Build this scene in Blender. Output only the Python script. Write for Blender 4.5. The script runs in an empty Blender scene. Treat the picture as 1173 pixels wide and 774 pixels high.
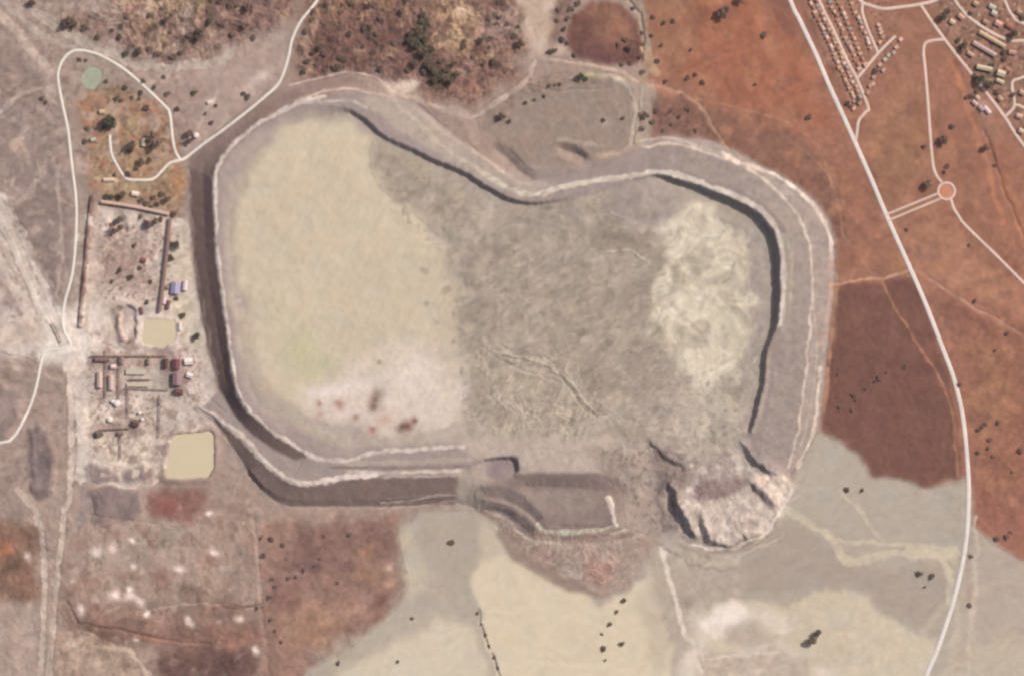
import bpy, math, random
import numpy as np
from mathutils import Vector
random.seed(7)
SC = bpy.context.scene
COL = SC.collection
M = 2.0                                   # metres per map unit
CX, CY = 586.5, 387.0                     # map centre
def WX(px): return (px - CX) * M
def WY(py): return (CY - py) * M

# ------------------------------------------------------------------ camera
CAMH = 9000.0
cam = bpy.data.objects.new("camera", bpy.data.cameras.new("camera"))
COL.objects.link(cam); SC.camera = cam
cam.location = (0, 0, CAMH)
cam.rotation_euler = (0, 0, 0)
cam.data.sensor_width = 36.0
cam.data.lens = 36.0 * (CAMH - 8) / (1173 * M)
cam.data.clip_start = 10.0
cam.data.clip_end = 200000.0
# ------------------------------------------------------------------ sky and sun
SUN_EL, SUN_AZ = 37.0, 58.0               # azimuth clockwise from north (+y)
world = bpy.data.worlds.new("World"); SC.world = world
world.use_nodes = True
nt = world.node_tree
sky = nt.nodes.new("ShaderNodeTexSky"); sky.sky_type = 'NISHITA'
sky.sun_disc = False
sky.sun_elevation = math.radians(SUN_EL)
sky.sun_rotation = math.radians(SUN_AZ)
sky.dust_density = 5.0
sky.ozone_density = 0.3
bg = nt.nodes["Background"]; bg.inputs[1].default_value = 0.085
nt.links.new(sky.outputs[0], bg.inputs[0])
sl = bpy.data.lights.new("sun", 'SUN'); sl.energy = 4.0; sl.angle = math.radians(0.5)
sl.color = (1.0, 0.94, 0.86)
sun = bpy.data.objects.new("sun", sl); COL.objects.link(sun)
_d = Vector((math.sin(math.radians(SUN_AZ)) * math.cos(math.radians(SUN_EL)),
             math.cos(math.radians(SUN_AZ)) * math.cos(math.radians(SUN_EL)),
             math.sin(math.radians(SUN_EL))))
sun.rotation_euler = _d.to_track_quat('Z', 'Y').to_euler()
sun.location = (600, 400, 900)
SC.view_settings.view_transform = 'Standard'
SC.view_settings.look = 'None'
SC.view_settings.exposure = 0.0
SC.view_settings.gamma = 1.0
SC.view_settings.use_curve_mapping = False
SC.render.engine = 'CYCLES'
SC.cycles.max_bounces = 4
SC.cycles.diffuse_bounces = 2
SC.cycles.filter_width = 2.6
SC.cycles.use_denoising = True
SC.cycles.denoiser = 'OPENIMAGEDENOISE'
SC.cycles.denoising_input_passes = 'RGB'
GAIN = np.array([1.025, 1.015, 0.965]); AIR = np.array([.031, .019, .017])   # AIR: light the air itself adds        # brightness of a level white surface under this light

# ------------------------------------------------------------------ colour helpers
def lin(c):
    c = np.asarray(c, float) / 255.0
    return np.where(c <= .04045, c / 12.92, ((c + .055) / 1.055) ** 2.4)
def A(r, g, b):                           # base colour of a level sunlit surface seen as r,g,b
    return np.clip((lin((r, g, b)) - AIR) / GAIN, .02, .85)

# ------------------------------------------------------------------ the survey grid
def axis(lo, hi, n_out=16, first=6.0, grow=1.5):
    core = np.arange(lo, hi + 1, 1.0)
    st = first * grow ** np.arange(n_out); off = np.cumsum(st)
    return np.concatenate([(lo - off)[::-1], core, hi + off])
gx = axis(-70, 1243); gy = axis(-70, 844)
NX, NY = len(gx), len(gy)
X, Y = np.meshgrid(gx, gy)
_rs = np.random.RandomState
fy = np.fft.fftfreq(NY)[:, None]; fx = np.fft.rfftfreq(NX)[None, :]
def noise(lo, hi, beta, seed, ax=1.0, ay=1.0, rot=0.0):
    """band limited fractal noise, wavelengths lo..hi map units, unit deviation"""
    c, s = math.cos(math.radians(rot)), math.sin(math.radians(rot))
    u = (fx * c + fy * s) * ax; v = (-fx * s + fy * c) * ay
    f = np.sqrt(u * u + v * v) + 1e-9
    amp = f ** (-beta - .95) / (1 + (f * lo) ** 8) / (1 + (1 / (f * hi)) ** 8)
    amp[0, 0] = 0
    w = np.fft.rfft2(_rs(seed).randn(NY, NX))
    n = np.fft.irfft2(w * amp, s=(NY, NX))
    return n / n.std()
WXN = noise(4, 60, .65, 11); WYN = noise(4, 60, .65, 12)
def bb(pts, pad):
    pts = np.asarray(pts, float)
    i0 = max(0, np.searchsorted(gx, pts[:, 0].min() - pad)); i1 = min(NX, np.searchsorted(gx, pts[:, 0].max() + pad) + 1)
    j0 = max(0, np.searchsorted(gy, pts[:, 1].min() - pad)); j1 = min(NY, np.searchsorted(gy, pts[:, 1].max() + pad) + 1)
    return slice(j0, j1), slice(i0, i1)
def box(a, r):
    for ax in (0, 1):
        p = np.concatenate([np.repeat(np.take(a, [0], ax), r + 1, ax), a, np.repeat(np.take(a, [-1], ax), r, ax)], ax)
        c = np.cumsum(p, axis=ax)
        n = a.shape[ax]
        a = (np.take(c, range(2 * r + 1, 2 * r + 1 + n), ax) - np.take(c, range(0, n), ax)) / (2 * r + 1)
    return a
def blur(a, s):
    if s < .5: return a
    r = max(1, int(round(s)))
    return box(box(a, r), r) if s >= 1 else box(a, 1)
def poly(pts, warp=0.0, soft=1.0):
    pts = [tuple(p[:2]) for p in pts]
    S = bb(pts, 4 + 3 * warp + 3 * soft)
    x = X[S] + WXN[S] * warp; y = Y[S] + WYN[S] * warp
    ins = np.zeros(x.shape, bool)
    for (x0, y0), (x1, y1) in zip(pts, pts[1:] + pts[:1]):
        if y0 == y1: continue
        c = (y0 > y) != (y1 > y)
        ins ^= c & (x < (x1 - x0) * (y - y0) / (y1 - y0) + x0)
    return S, blur(ins.astype(float), soft)
def dist(pts, pad, warp=0.0):
    S = bb(pts, pad + 3 * warp)
    x = X[S] + WXN[S] * warp; y = Y[S] + WYN[S] * warp
    d = np.full(x.shape, 1e9); t = np.zeros(x.shape)
    for k, (p, q) in enumerate(zip(pts[:-1], pts[1:])):
        ex, ey = q[0] - p[0], q[1] - p[1]; L = ex * ex + ey * ey + 1e-9
        u = np.clip(((x - p[0]) * ex + (y - p[1]) * ey) / L, 0, 1)
        dd = np.hypot(x - p[0] - u * ex, y - p[1] - u * ey)
        m = dd < d; d = np.where(m, dd, d); t = np.where(m, k + u, t)
    return S, d, t
def smooth(x): x = np.clip(x, 0, 1); return x * x * (3 - 2 * x)
def curve(pts, step=2.0, closed=False):
    """Catmull-Rom through the points"""
    P = np.asarray(pts, float); n = len(P); out = []
    rng = range(n if closed else n - 1)
    for i in rng:
        g = (lambda k: P[k % n]) if closed else (lambda k: P[min(max(k, 0), n - 1)])
        p0, p1, p2, p3 = g(i - 1), g(i), g(i + 1), g(i + 2)
        m = max(1, int(np.hypot(*(p2 - p1)[:2]) / step))
        for k in range(m):
            t = k / m
            out.append(.5 * ((2 * p1) + (p2 - p0) * t + (2 * p0 - 5 * p1 + 4 * p2 - p3) * t * t + (3 * p1 - p0 - 3 * p2 + p3) * t ** 3))
    out.append(P[0] if closed else P[-1])
    return np.array(out)

# ================================================================== HEIGHTS
pin = np.full((NY, NX), np.nan)
def contour(pts, z=None, closed=False, jit=.45):
    P = np.array([(p[0], p[1], p[2] if z is None else z) for p in pts], float)
    C = curve(P, .5, closed)
    x, y = C[:, 0].copy(), C[:, 1].copy()      # ragged rather than ruled lines
    C[:, 0] += jit * (np.sin(y * .9 + x * .31) + .8 * np.sin(y * .43 - x * .2 + 2) + .9 * np.sin(y * .19 + x * .11 + 4))
    C[:, 1] += jit * (np.sin(x * .83 - y * .27 + 1) + .8 * np.sin(x * .39 + y * .23) + .9 * np.sin(x * .17 - y * .13 + 3))
    ii = np.clip(np.searchsorted(gx, C[:, 0] - .5), 0, NX - 1); jj = np.clip(np.searchsorted(gy, C[:, 1] - .5), 0, NY - 1)
    pin[jj, ii] = C[:, 2]
OUTER_TOE = [(214,190,0),(215,220,0),(217,250,0),(221,300,0),(228,350,0),(238,400,0),(247,430,0),(250,445,0)]
TOE_NW = [(214,190,0),(221,172,0),(240,157,1),(270,133,3),(300,112,5),(330,99,8),(385,88,10),(402,83,12),(425,89,15),(450,101,20)]
CREST_OUT = [(246,205,28),(247,240,28),(251,300,28),(258,350,28),(264,400,28),(271,440,28),(283,466,28),(300,483,28),(325,502,28),(350,518,27)]
CREST_NW = [(246,205,28),(249,192,28),(262,172,28),(280,155,28),(300,140,28),(340,119,28),(372,111,28),(395,108,28),(420,109,28),(450,114,27),(480,130,27),(510,155,27),(545,177,28),(575,199,28),(600,212,28),(640,207,28),(680,198,28),(735,191,28)]
CREST_IN = [(370,516,27),(335,501,27),(308,481,27),(291,462,27),(278,437,27),(271,400,27),(265,350,27),(258,300,27),(254,240,27),(253,205,27),(260,188,27),(276,169,27),(300,151,27),(340,129,27),(370,121,27),(396,124,27),(416,134,27),(435,150,27),(444,157,27),(462,165,27),(498,182,27),(530,196,27),(560,214,27),(590,229,27),(620,231,27),(660,222,27),(700,212,27),(738,200,27)]
TOE_IN_W = [(262,240,24),(266,300,24),(272,350,24),(279,400,24),(287,437,24),(300,462,24),(330,485,24)]
TOE_IN_N = [(268,215,23),(280,195,23),(303,167,22),(330,146,20),(367,135,20),(394,129,20),(413,138,17),(432,154,17),(443,162,19),(460,170,17),(496,187,16),(528,200,16),(558,218,16),(588,233,16),(620,235,19),(660,229,24),(700,217,25),(738,205,23)]
CREST_E_IN = [(740,200,27),(765,202,27),(800,213,27),(845,231,27),(875,250,27),(890,279,27),(893,330,27),(890,372,27),(878,402,26),(875,435,26),(867,470,25),(860,494,24)]
TOE_E_IN = [(742,203,24),(764,206,12),(798,217,9),(842,236,8),(871,254,8),(885,281,8),(888.5,330,8),(885.5,371,9),(874,401,13),(871.5,434,14),(863.5,469,13),(857,492,14)]
FLOOR_E = [(756,216,14),(792,230,11),(830,250,9.5),(856,270,9),(868,294,9),(873,330,9),(870,370,9.5),(862,400,12),(859,432,13),(851,464,12.5),(845,490,13)]
CREST_E_OUT = [(735,191,28),(765,192,28),(800,203,28),(850,220,28),(885,243,28),(903,278,28),(905,330,28),(901,380,28),(889,410,27),(885,440,27),(877,480,26),(872,515,25)]
E_MID = [(735,168,20),(770,165,18),(810,175,16),(850,190,15),(880,210,14),(905,235,13),(922,265,12),(930,300,12),(930,350,12),(925,400,12),(920,450,11),(912,500,9),(903,535,6)]
E_TOE = [(735,160,16),(770,156,12),(815,161,7),(860,183,5),(900,203,3),(933,228,1),(952,255,0),(957,290,0),(955,340,0),(948,400,0),(943,450,0),(938,492,0),(922,520,0),(905,545,0)]
RAMP = [(224,462,1),(250,480,6),(277,501,12),(295,520,17),(312,537,21),(338,552,24),(363,553,24),(398,549,25),(440,546,25),(500,545,25),(527,543,25)]
RAMP_TOE = [(222,468,0),(243,482,0),(257,500,0),(272,522,0),(289,550,0),(310,571,0),(332,580,0),(386,581,0),(440,581,0),(520,577,0),(545,583,0)]
LOWER = [(248,440,0),(258,457,2),(272,480,8),(290,498,13),(315,515,18),(338,527,22),(352,524,25)]
for c in (OUTER_TOE, TOE_NW, CREST_OUT, CREST_NW, CREST_IN, TOE_IN_W, FLOOR_E, TOE_IN_N, CREST_E_IN, TOE_E_IN, CREST_E_OUT, E_MID, E_TOE, RAMP, RAMP_TOE, LOWER,
    [(352,521,27),(400,526,27),(430,517,27),(530,512,27)], [(379,533,27),(540,531,26)], [(379,537,25),(540,535,25)],
    [(345,106,19),(306,123,15),(278,144,13),(250,164,12),(235,184,11),(232,205,11),(233,240,11),(235,300,11),(243,350,11),(252,400,11),(259,436,11)], [(288,540,10),(303,556,9),(325,568,10),(345,571,10),(398,570,10),(440,570,10),(515,568,10)],
    # natural ground in the north
    [(200,60,6),(300,40,9),(400,40,14),(520,50,17),(640,50,18),(740,70,15),(820,100,10),(900,140,7)],
    [(-60,-60,4),(300,-60,8),(700,-60,10),(1240,-60,4)], [(980,162,2),(1100,160,3),(1240,160,3)],
    # north side road, gully, hollows
    [(450,105,23),(490,118,24),(520,129,24),(545,134,24)], [(478,121,23),(500,137,22),(530,160,22),(552,178,22),(580,196,22)],
    [(572,163,26),(588,173,26),(602,186,26),(616,200,26)], [(568,171,19),(583,184,17),(596,197,18),(608,205,22)],
    [(636,163,27),(648,163,27),(662,168,27),(677,178,27)], [(642,170,19),(650,174,16),(661,178,15),(669,182,18)], [(640,180,26),(665,192,27)],
    [(560,125,25),(600,100,25),(640,92,25),(700,92,25),(725,105,25),(722,150,25),(700,165,26)], [(552,122,22),(596,94,21),(640,84,20),(702,84,19),(735,98,18),(731,150,19)],
    # tailings bed
    [(500,260,20),(530,330,20),(540,420,20),(530,490,22)], [(350,200,21),(380,300,21),(360,400,21.5),(380,480,22.5)], [(620,300,18),(650,380,18),(640,450,18)],
    [(745,330,16),(770,430,15)], [(830,300,11),(820,400,11.5),(815,480,12)], [(600,505,24),(690,512,21)], [(740,505,16),(748,512,15)],
    # borrow hole
    [(543,528,25),(556,526,25),(568,523,25),(592,523,25),(594,542,24)], [(549,531,19),(562,528,15),(587,527,13),(589,541,14)], [(560,546,17),(575,549,18)],
    # south cell
    [(590,542,23),(640,541,22),(686,541,21)], [(600,556,12),(640,558,11),(690,561,11)], [(625,590,13),(660,600,12),(690,600,12)], [(697,570,15),(706,602,14)], [(702,568,10),(712,600,9)],
    [(553,557,22),(575,556,21),(598,566,19),(622,590,16)], [(553,569,13),(575,571,12),(597,582,11),(616,598,10)], [(555,573,15),(580,578,15),(602,590,14),(616,604,13)],
    [(550,582,4),(577,588,3),(599,604,3),(610,616,3)], [(620,607,10),(660,612,9),(700,610,8)], [(615,614,6),(660,618,6),(720,610,5)], [(616,620,5),(660,625,5),(735,614,3)],
    [(548,586,0),(572,604,0),(590,630,1),(640,656,1),(690,686,0),(722,668,0),(742,636,0),(752,612,0)], [(650,645,6),(690,640,6)], [(690,532,19),(716,528,17),(742,522,14)], [(712,560,10),(740,560,8)], [(735,610,1),(757,600,1),(752,560,4)],
    # level country
    [(40,60,3),(60,200,2),(40,400,0),(30,600,0),(60,740,0)], [(300,640,0),(450,640,0),(600,720,0)], [(900,650,0),(1000,600,0)], [(1020,300,1),(1090,500,0),(1090,700,0)],
    [(1173,400,1),(1173,700,0)], [(120,250,2),(150,420,1),(150,540,0),(180,640,-1)],
  ):
    contour(c)
BR = [[(744,506,21),(752,514,20),(764,520,19),(774,528,18),(784,532,17)], [(741,510,16),(749,519,14),(760,525,11),(771,533,10),(781,538,12)],
    [(767,552,14),(773,562,20),(777,575,20),(785,590,20),(792,603,18),(798,611,14)], [(764,556,8),(766,566,3),(771,578,1),(778,594,1),(784,607,0),(793,619,2)],
    [(803,588,13),(808,600,15),(809,611,14),(822,621,12),(836,621,9)], [(799,592,8),(802,604,4),(803,615,2),(816,627,1),(832,626,2)],
    [(836,621,9),(850,616,8),(862,612,8),(880,600,5),(900,570,2)], [(800,636,0),(832,634,0),(860,628,0),(890,606,0),(912,565,0)], [(852,612,9),(857,618,8)], [(849,615,4),(854,622,3)],
    [(858,550,13),(868,556,14),(878,566,14),(888,577,11)], [(856,554,6),(864,562,5),(874,573,4),(883,581,4)], [(852,508,22),(860,520,23),(870,529,21),(888,540,15)], [(848,512,15),(855,525,9),(867,535,8),(884,547,6)],
    [(800,575,9),(840,590,8)], [(800,555,11),(850,552,10)], [(790,545,13),(800,565,8)]]
for c in BR: contour(c, jit=1.3)
pin[0, :] = pin[-1, :] = 0; pin[:, 0] = pin[:, -1] = 0
def relax(pin):
    """smooth surface through every pinned height, coarse to fine"""
    lv = [pin]
    while min(lv[-1].shape) > 24:
        p = lv[-1]; h, w = (p.shape[0] + 1) // 2, (p.shape[1] + 1) // 2
        q = np.full((h * 2, w * 2), np.nan); q[:p.shape[0], :p.shape[1]] = p
        b = q.reshape(h, 2, w, 2); ok = ~np.isnan(b); n = ok.sum((1, 3)); s = np.where(ok, b, 0).sum((1, 3))
        lv.append(np.where(n > 0, s / np.maximum(n, 1), np.nan))
    z = np.zeros(lv[-1].shape)
    for k, p in enumerate(lv[::-1]):
        if k:
            z = np.repeat(np.repeat(z, 2, 0), 2, 1)[:p.shape[0], :p.shape[1]]
        fix = ~np.isnan(p); v = np.where(fix, p, 0)
        z = np.where(fix, v, z)
        for _ in range(90 if k < len(lv) - 1 else 60):
            e = np.pad(z, 1, mode='edge')
            z = np.where(fix, v, .25 * (e[:-2, 1:-1] + e[2:, 1:-1] + e[1:-1, :-2] + e[1:-1, 2:]))
    return z
Z = relax(pin)
Z = blur(Z, .6)
n_big = noise(40, 400, 1.8, 21); n_mid = noise(8, 60, 1.4, 22); n_fine = noise(2.5, 14, .9, 23); n_fine2 = noise(2.2, 9, .5, 24)
streak = noise(3, 80, 1.2, 25, ax=.35, ay=1.0, rot=62)
streak2 = noise(3, 60, 1.2, 26, ax=.3, ay=1.0, rot=35)

def gather(n, dx, dy):
    J, I = np.mgrid[0:NY, 0:NX]; u = np.clip(I + dx, 0, NX - 1.001); v = np.clip(J + dy, 0, NY - 1.001)
    i = u.astype(int); j = v.astype(int); u -= i; v -= j
    return (n[j, i] * (1 - u) + n[j, i + 1] * u) * (1 - v) + (n[j + 1, i] * (1 - u) + n[j + 1, i + 1] * u) * v
def swirl(lo, hi, beta, seed, amp_, wl, **kw):
    n = noise(lo, hi, beta, seed, **kw); return gather(n, noise(wl * .6, wl * 2, 1, seed + 500) * amp_, noise(wl * .6, wl * 2, 1, seed + 600) * amp_)
n_m0 = noise(6, 30, .9, 210)
SW1 = swirl(6, 90, .9, 201, 16, 60); SW2 = swirl(5, 40, .8, 202, 10, 40); SW3 = swirl(4, 90, .8, 203, 10, 60, ax=.3, rot=80)
RG1 = 1 - np.clip(np.abs(SW1) * 1.6, 0, 1); RG2 = 1 - np.clip(np.abs(SW2) * 1.5, 0, 1)
# rough ground: amplitude map
DAM_OUT = [p[:2] for p in TOE_NW] + [(480,118),(520,150),(552,178),(580,196),(612,208),(660,196),(700,186)] + [p[:2] for p in E_TOE] + \
          [(888,552),(862,540),(850,522),(852,494)]
DAM_POLY = [(214,190)] + [p[:2] for p in TOE_NW[1:]] + [(480,119),(510,147),(545,176),(575,200),(600,208),(640,200),(690,190),(735,168)] + [p[:2] for p in E_TOE[1:]] + \
           [(888,552),(862,540),(848,520),(840,535),(800,545),(780,535),(762,518),(740,515),(690,512),(690,541),(640,542),(597,543),(590,550),(555,552),(545,583)] + \
           [p[:2] for p in RAMP_TOE[::-1][1:]] + [(236,462),(250,447)] + [p[:2] for p in OUTER_TOE[::-1][:-1]]
BED = [p[:2] for p in TOE_IN_W[::-1]] + [p[:2] for p in TOE_IN_N] + [p[:2] for p in TOE_E_IN] + [(846,505),(835,520),(790,530),(765,505),(740,502),(690,505),(600,502),(530,508),(430,510),(380,510)]
SCRUB_W = [(60,18),(120,12),(200,-80),(345,-80),(332,10),(322,35),(250,58),(200,74),(165,70),(130,50),(90,38)]
SCRUB_N = [(360,-80),(600,-80),(600,30),(604,60),(590,85),(560,108),(530,120),(470,100),(440,90),(400,80),(350,88),(340,60),(350,25)]
DISC = [(648,48),(654,18),(680,2),(714,4),(732,26),(736,60),(730,74),(700,74),(660,68)]
GARDEN = [(92,110),(118,98),(150,100),(178,115),(192,133),(203,178),(214,200),(212,250),(196,240),(120,228),(106,215),(95,160)]
BREACH = [(745,512),(785,525),(850,520),(900,545),(905,570),(885,605),(820,632),(785,622),(765,600),(762,555)]
CELL = [(553,553),(590,543),(686,541),(712,560),(716,602),(742,612),(742,636),(722,668),(690,686),(640,656),(590,630),(572,604),(548,586)]
SPOIL_N = [(552,150),(552,122),(596,94),(640,84),(702,84),(735,98),(731,150),(715,168),(690,182),(660,190),(632,192),(600,190),(575,165)]
SPILL = [(458,610),(480,586),(545,584),(572,604),(590,630),(640,656),(690,686),(722,668),(742,636),(765,600),(785,622),(820,634),(860,628),(890,606),(912,545),(937,495),(965,508),(983,523),(998,548),(1030,549),(1060,559),(1085,556),(1105,545),(1112,560),(1114,600),(1135,622),(1173,642),(1400,760),(3000,900),(3000,5000),(345,5000),(345,790),(352,768),(400,742),(432,716),(460,690),(470,660),(464,640)]
def amp(pts, v, base, warp=3, soft=4):
    S, m = poly(pts, warp, soft); base[S] = base[S] * (1 - m) + v * m
rough = np.full((NY, NX), .45)
amp(SCRUB_W, 1.5, rough); amp(SCRUB_N, 1.6, rough); amp(DISC, .9, rough); amp(GARDEN, .5, rough)
amp(DAM_POLY, .35, rough, 0, 2); amp(BED, .28, rough, 0, 2); amp(CELL, .45, rough); amp(BREACH, .9, rough); amp(SPOIL_N, .5, rough)
amp(SPILL, .12, rough, 2, 2)
amp([(0,590),(300,590),(300,774),(0,774)], .8, rough)
core = smooth((X + 60) / 40) * smooth((1233 - X) / 40) * smooth((Y + 60) / 40) * smooth((834 - Y) / 40)
Z = Z + n_big * .6 * (1 - .9 * blur((rough < .4).astype(float), 3)) + n_mid * rough * .7 + n_fine * rough * .22
S, m = poly(BED, 0, 3); Z[S] += m * (.28 * streak[S] * smooth((X[S] - 420) / 120) + .15 * streak2[S])
MID = [(430,165),(500,205),(590,240),(740,212),(800,240),(850,270),(868,330),(860,420),(848,500),(780,530),(700,505),(600,500),(545,500),(530,440),(520,330),(490,260),(435,220)]
S, m = poly(MID, 3, 6); Z[S] += m * (.3 * RG1[S] + .08 * RG2[S])
S, m = poly([(548,400),(600,396),(650,420),(695,470),(690,500),(560,500)], 3, 6); Z[S] += m * 1.0 * RG1[S]
S, m = poly([(755,510),(850,508),(905,550),(890,605),(820,632),(785,622),(765,600),(760,560)], 3, 3); Z[S] += m * (.35 * RG2[S] + .2 * SW2[S] + .35 * n_m0[S])
S, m = poly([(690,505),(755,510),(762,600),(740,600),(712,560)], 3, 3); Z[S] += m * (.9 * RG1[S] + .3 * SW2[S])
S, m = poly([(553,590),(740,612),(740,640),(690,684),(590,636)], 3, 3); Z[S] += m * (.9 * RG2[S])
for P_ in (SCRUB_W, SCRUB_N): S, m = poly(P_, 6, 6); Z[S] += m * (1.6 * RG2[S] + 1.2 * RG1[S])
# piles, pits and banks
def mound(pts, h, soft=4, warp=1.5):
    S, m = poly(pts, warp, soft); Z[S] += h * m * (1 + .15 * n_mid[S])
HEAPS = [([(33,492),(58,488),(62,530),(57,570),(40,572),(34,540)], 6), ([(97,536),(104,530),(138,540),(139,552),(118,552),(103,547)], 5),
         ([(143,537),(172,534),(172,546),(150,552),(143,548)], 4), ([(102,563),(120,558),(160,562),(164,580),(150,596),(128,602),(108,598)], 5)]
for p, h in HEAPS: mound(p, h, 2)
mound([(-5,440),(24,446),(26,480),(8,500),(-5,500)], 4, 3)
PIT = [(137,358),(146,350),(155,356),(156,376),(154,388),(145,390),(136,380)]
mound([(130,356),(142,345),(160,350),(163,376),(158,394),(144,398),(131,386)], 4, 2); mound(PIT, -7, 1)
mound([(124,248),(140,244),(146,258),(138,272),(126,268)], -4, 2)
BANKS = [([(105,226),(101,260),(98,300),(94,340),(91,373)], 3.2, 5.0), ]
for pts, w, h in BANKS:
    S, d, t = dist(pts, 12); Z[S] += h * smooth(1 - (d - .8) / w)
for pts, w, h in (([(747,512),(757,520)],3,-3), ([(547,698),(551,715),(556,728),(561,742)],1.6,-2), ([(564,748),(568,760),(573,780)],1.6,-2),
                  ([(570,405),(600,408),(630,420),(655,440),(683,474)],2.5,1.4),([(575,412),(605,425),(640,436)],3,-1.0),([(640,428),(660,455),(672,470)],3,-1.4),([(620,470),(650,460)],2,.8),
                  ([(735,100),(732,130),(727,165)],2,2.0),([(602,98),(640,105),(700,102)],1.5,-1.6),
                  ([(720,0),(733,15),(738,45),(733,72)],2.5,-3.0),([(228,466),(250,487),(262,500)],1.5,-1.5),([(236,452),(258,472)],1.5,-1.2),
                  ([(430,578),(480,574),(520,571)],1.2,-1.5),([(436,573),(480,569),(520,567)],1.5,1.2),
                  ([(350,522),(343,532),(336,546)],1.2,-1.0),([(688,290),(720,287),(742,300)],2,1.2),([(700,245),(716,250)],2.5,1.2),
                  ([(100,590),(150,596),(200,604)],1.5,-1.2),([(75,690),(90,715),(140,722),(200,735),(240,738)],3,-2.5),([(190,694),(230,690),(300,697)],2,-1.6),
                  ([(345,112),(380,107),(400,106)],1.2,-1.2),([(1128,150),(1140,185),(1155,230),(1175,272)],3,-1.5)):
    S, d, t = dist(pts, 12, .7); Z[S] += h * smooth(1 - d / w)
rs = _rs(5)
def flat_disc(cx, cy, rx, ry, z):
    S = bb([(cx - rx, cy - ry), (cx + rx, cy + ry)], 4)
    m = smooth((1.25 - np.hypot((X[S] - cx) / rx, (Y[S] - cy) / ry)) / .25); Z[S] = Z[S] * (1 - m) + z * m
# ponds: sunk basins
POND_BIG = [(196,503),(200,498),(240,494),(244,498),(245,515),(244,537),(238,546),(208,548),(191,547),(189,541)]
POND_MID = [(164,369),(176,366),(200,368),(201,380),(199,393),(182,396),(163,393)]
POND_SMALL = [(97,80),(104,76),(114,78),(117,84),(115,93),(108,103),(98,101),(95,92)]
def basin(pts, rim, deep, zr):
    c = np.mean(pts, 0)
    big = [(c[0] + (p[0] - c[0]) * 1.22, c[1] + (p[1] - c[1]) * 1.22) for p in pts]
    S, m = poly(big, .4, 1.5); Z[S] = Z[S] * (1 - m) + (zr + rim) * m
    S, m = poly(pts, .3, 1); Z[S] = Z[S] * (1 - m) + (zr + rim - deep) * m
basin(POND_BIG, 3.5, 5.0, 0); basin(POND_MID, 2.0, 3.5, 1.5); basin(POND_SMALL, .5, 1.6, 3.2)

# ------------------------------------------------------------------ road lines (map units), widths
ROADS = [
 ("road", "pale", 4.7, [(0,-2200),(440,-1100),(700,-480),(860,-115),(905,0),(915,21),(934,61),(950.5,99.5),(970,142),(996,200),(1017.5,251),(1043.5,309),(1060,347),(1076,388),(1092.6,432),(1103,476),(1108.6,530),(1110,570),(1106.5,623),(1094.6,681),(1076,739),(1061.5,774),(1030,860),(900,1250),(640,2000)]),
 ("street", "pink", 3.2, [(900,-90),(938,0),(953,31),(971,70),(981.5,90.4),(994.5,122.7),(992,128),(984,138),(982,150),(980,162)]),
 ("street", "pink", 3.0, [(988,3),(988,15),(994,33),(1006,61)]),
 ("street", "pink", 3.0, [(1026,41),(1006,61),(981.5,90.4)]),
 ("street", "pink", 3.4, [(955,-40),(984,-1),(996,6),(1012,10),(1033,8),(1054,5),(1072,0),(1090,-12)]),
 ("street", "pink", 3.4, [(1054,5),(1082,45),(1125,99.5),(1151,134),(1173,166.7),(1240,250),(1500,570),(2100,1300)]),
 ("street", "pink", 3.2, [(1080,-30),(1094,0),(1102,11),(1113,22),(1136.6,37.5),(1157,46),(1173,46.5),(1240,44)]),
 ("street", "pink", 3.0, [(1140,-30),(1151,0),(1160,18),(1173,27),(1240,50)]),
 ("street", "pink", 3.2, [(1082,45),(1068,46.5),(1060,50),(1058,60),(1060,80),(1063,116),(1068,181),(1072,199),(1079,209)]),
 ("street", "pink", 2.2, [(1016.5,245.5),(1075,221.5)]), ("street", "pink", 2.2, [(1019,252),(1078,227.5)]),
 ("street", "pink", 3.0, [(1089.5,228.5),(1093,239),(1098,247),(1106,258),(1140,291),(1173,324),(1240,390)]),
 ("street", "pink", 3.0, [(1240,60),(1173,88),(1162,92),(1159.5,99),(1162,121),(1151,134)]), ("street", "pink", 2.8, [(1162,121),(1168,121),(1180,130),(1200,160)]),
 ("road", "white", 3.0, [(760,-1300),(620,-600),(440,-140),(400,-60),(363.6,0),(345.6,23),(335,44),(331,62),(326,80),(318,97),(303,111),(285,126),(258,147),(232.6,165),(212,181),(204,184)]),
 ("road", "white", 2.8, [(204,184),(194,187),(186,195),(178,203),(170,206),(147,205.5),(139.5,199),(134,190),(128,178),(126,166),(125.3,154)]),
 ("road", "white", 3.0, [(206,183),(200,172),(197,155),(194,130),(187,120),(155,90),(134,74),(111,62),(90,57.5),(77.5,62),(69,74),(66,90),(71,119),(77.5,150),(82,190),(86.6,229),(86.6,267),(82.7,311),(74,345),(71,366),(74,382),(80,392),(75,398),(53,401),(48,408),(41,442),(33.6,465),(23,488),(13,502),(0,507),(-70,515),(-600,560),(-1500,700)]),
]
RB = (1084.4, 219.0, 9.6)
ring_pts = [(RB[0] + RB[2] * math.cos(a), RB[1] + RB[2] * math.sin(a)) for a in np.linspace(0, 2 * math.pi, 41)]
Zs = blur(Z, 3)
for _, _, w, p in ROADS + [("r", "pink", 2.4, ring_pts)]:
    C = curve(p, 6)
    S, d, t = dist([tuple(c) for c in C], 10)
    m = smooth(1 - (d - w * .5 - 1) / 3)
    Z[S] = Z[S] * (1 - m) + Zs[S] * m
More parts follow.
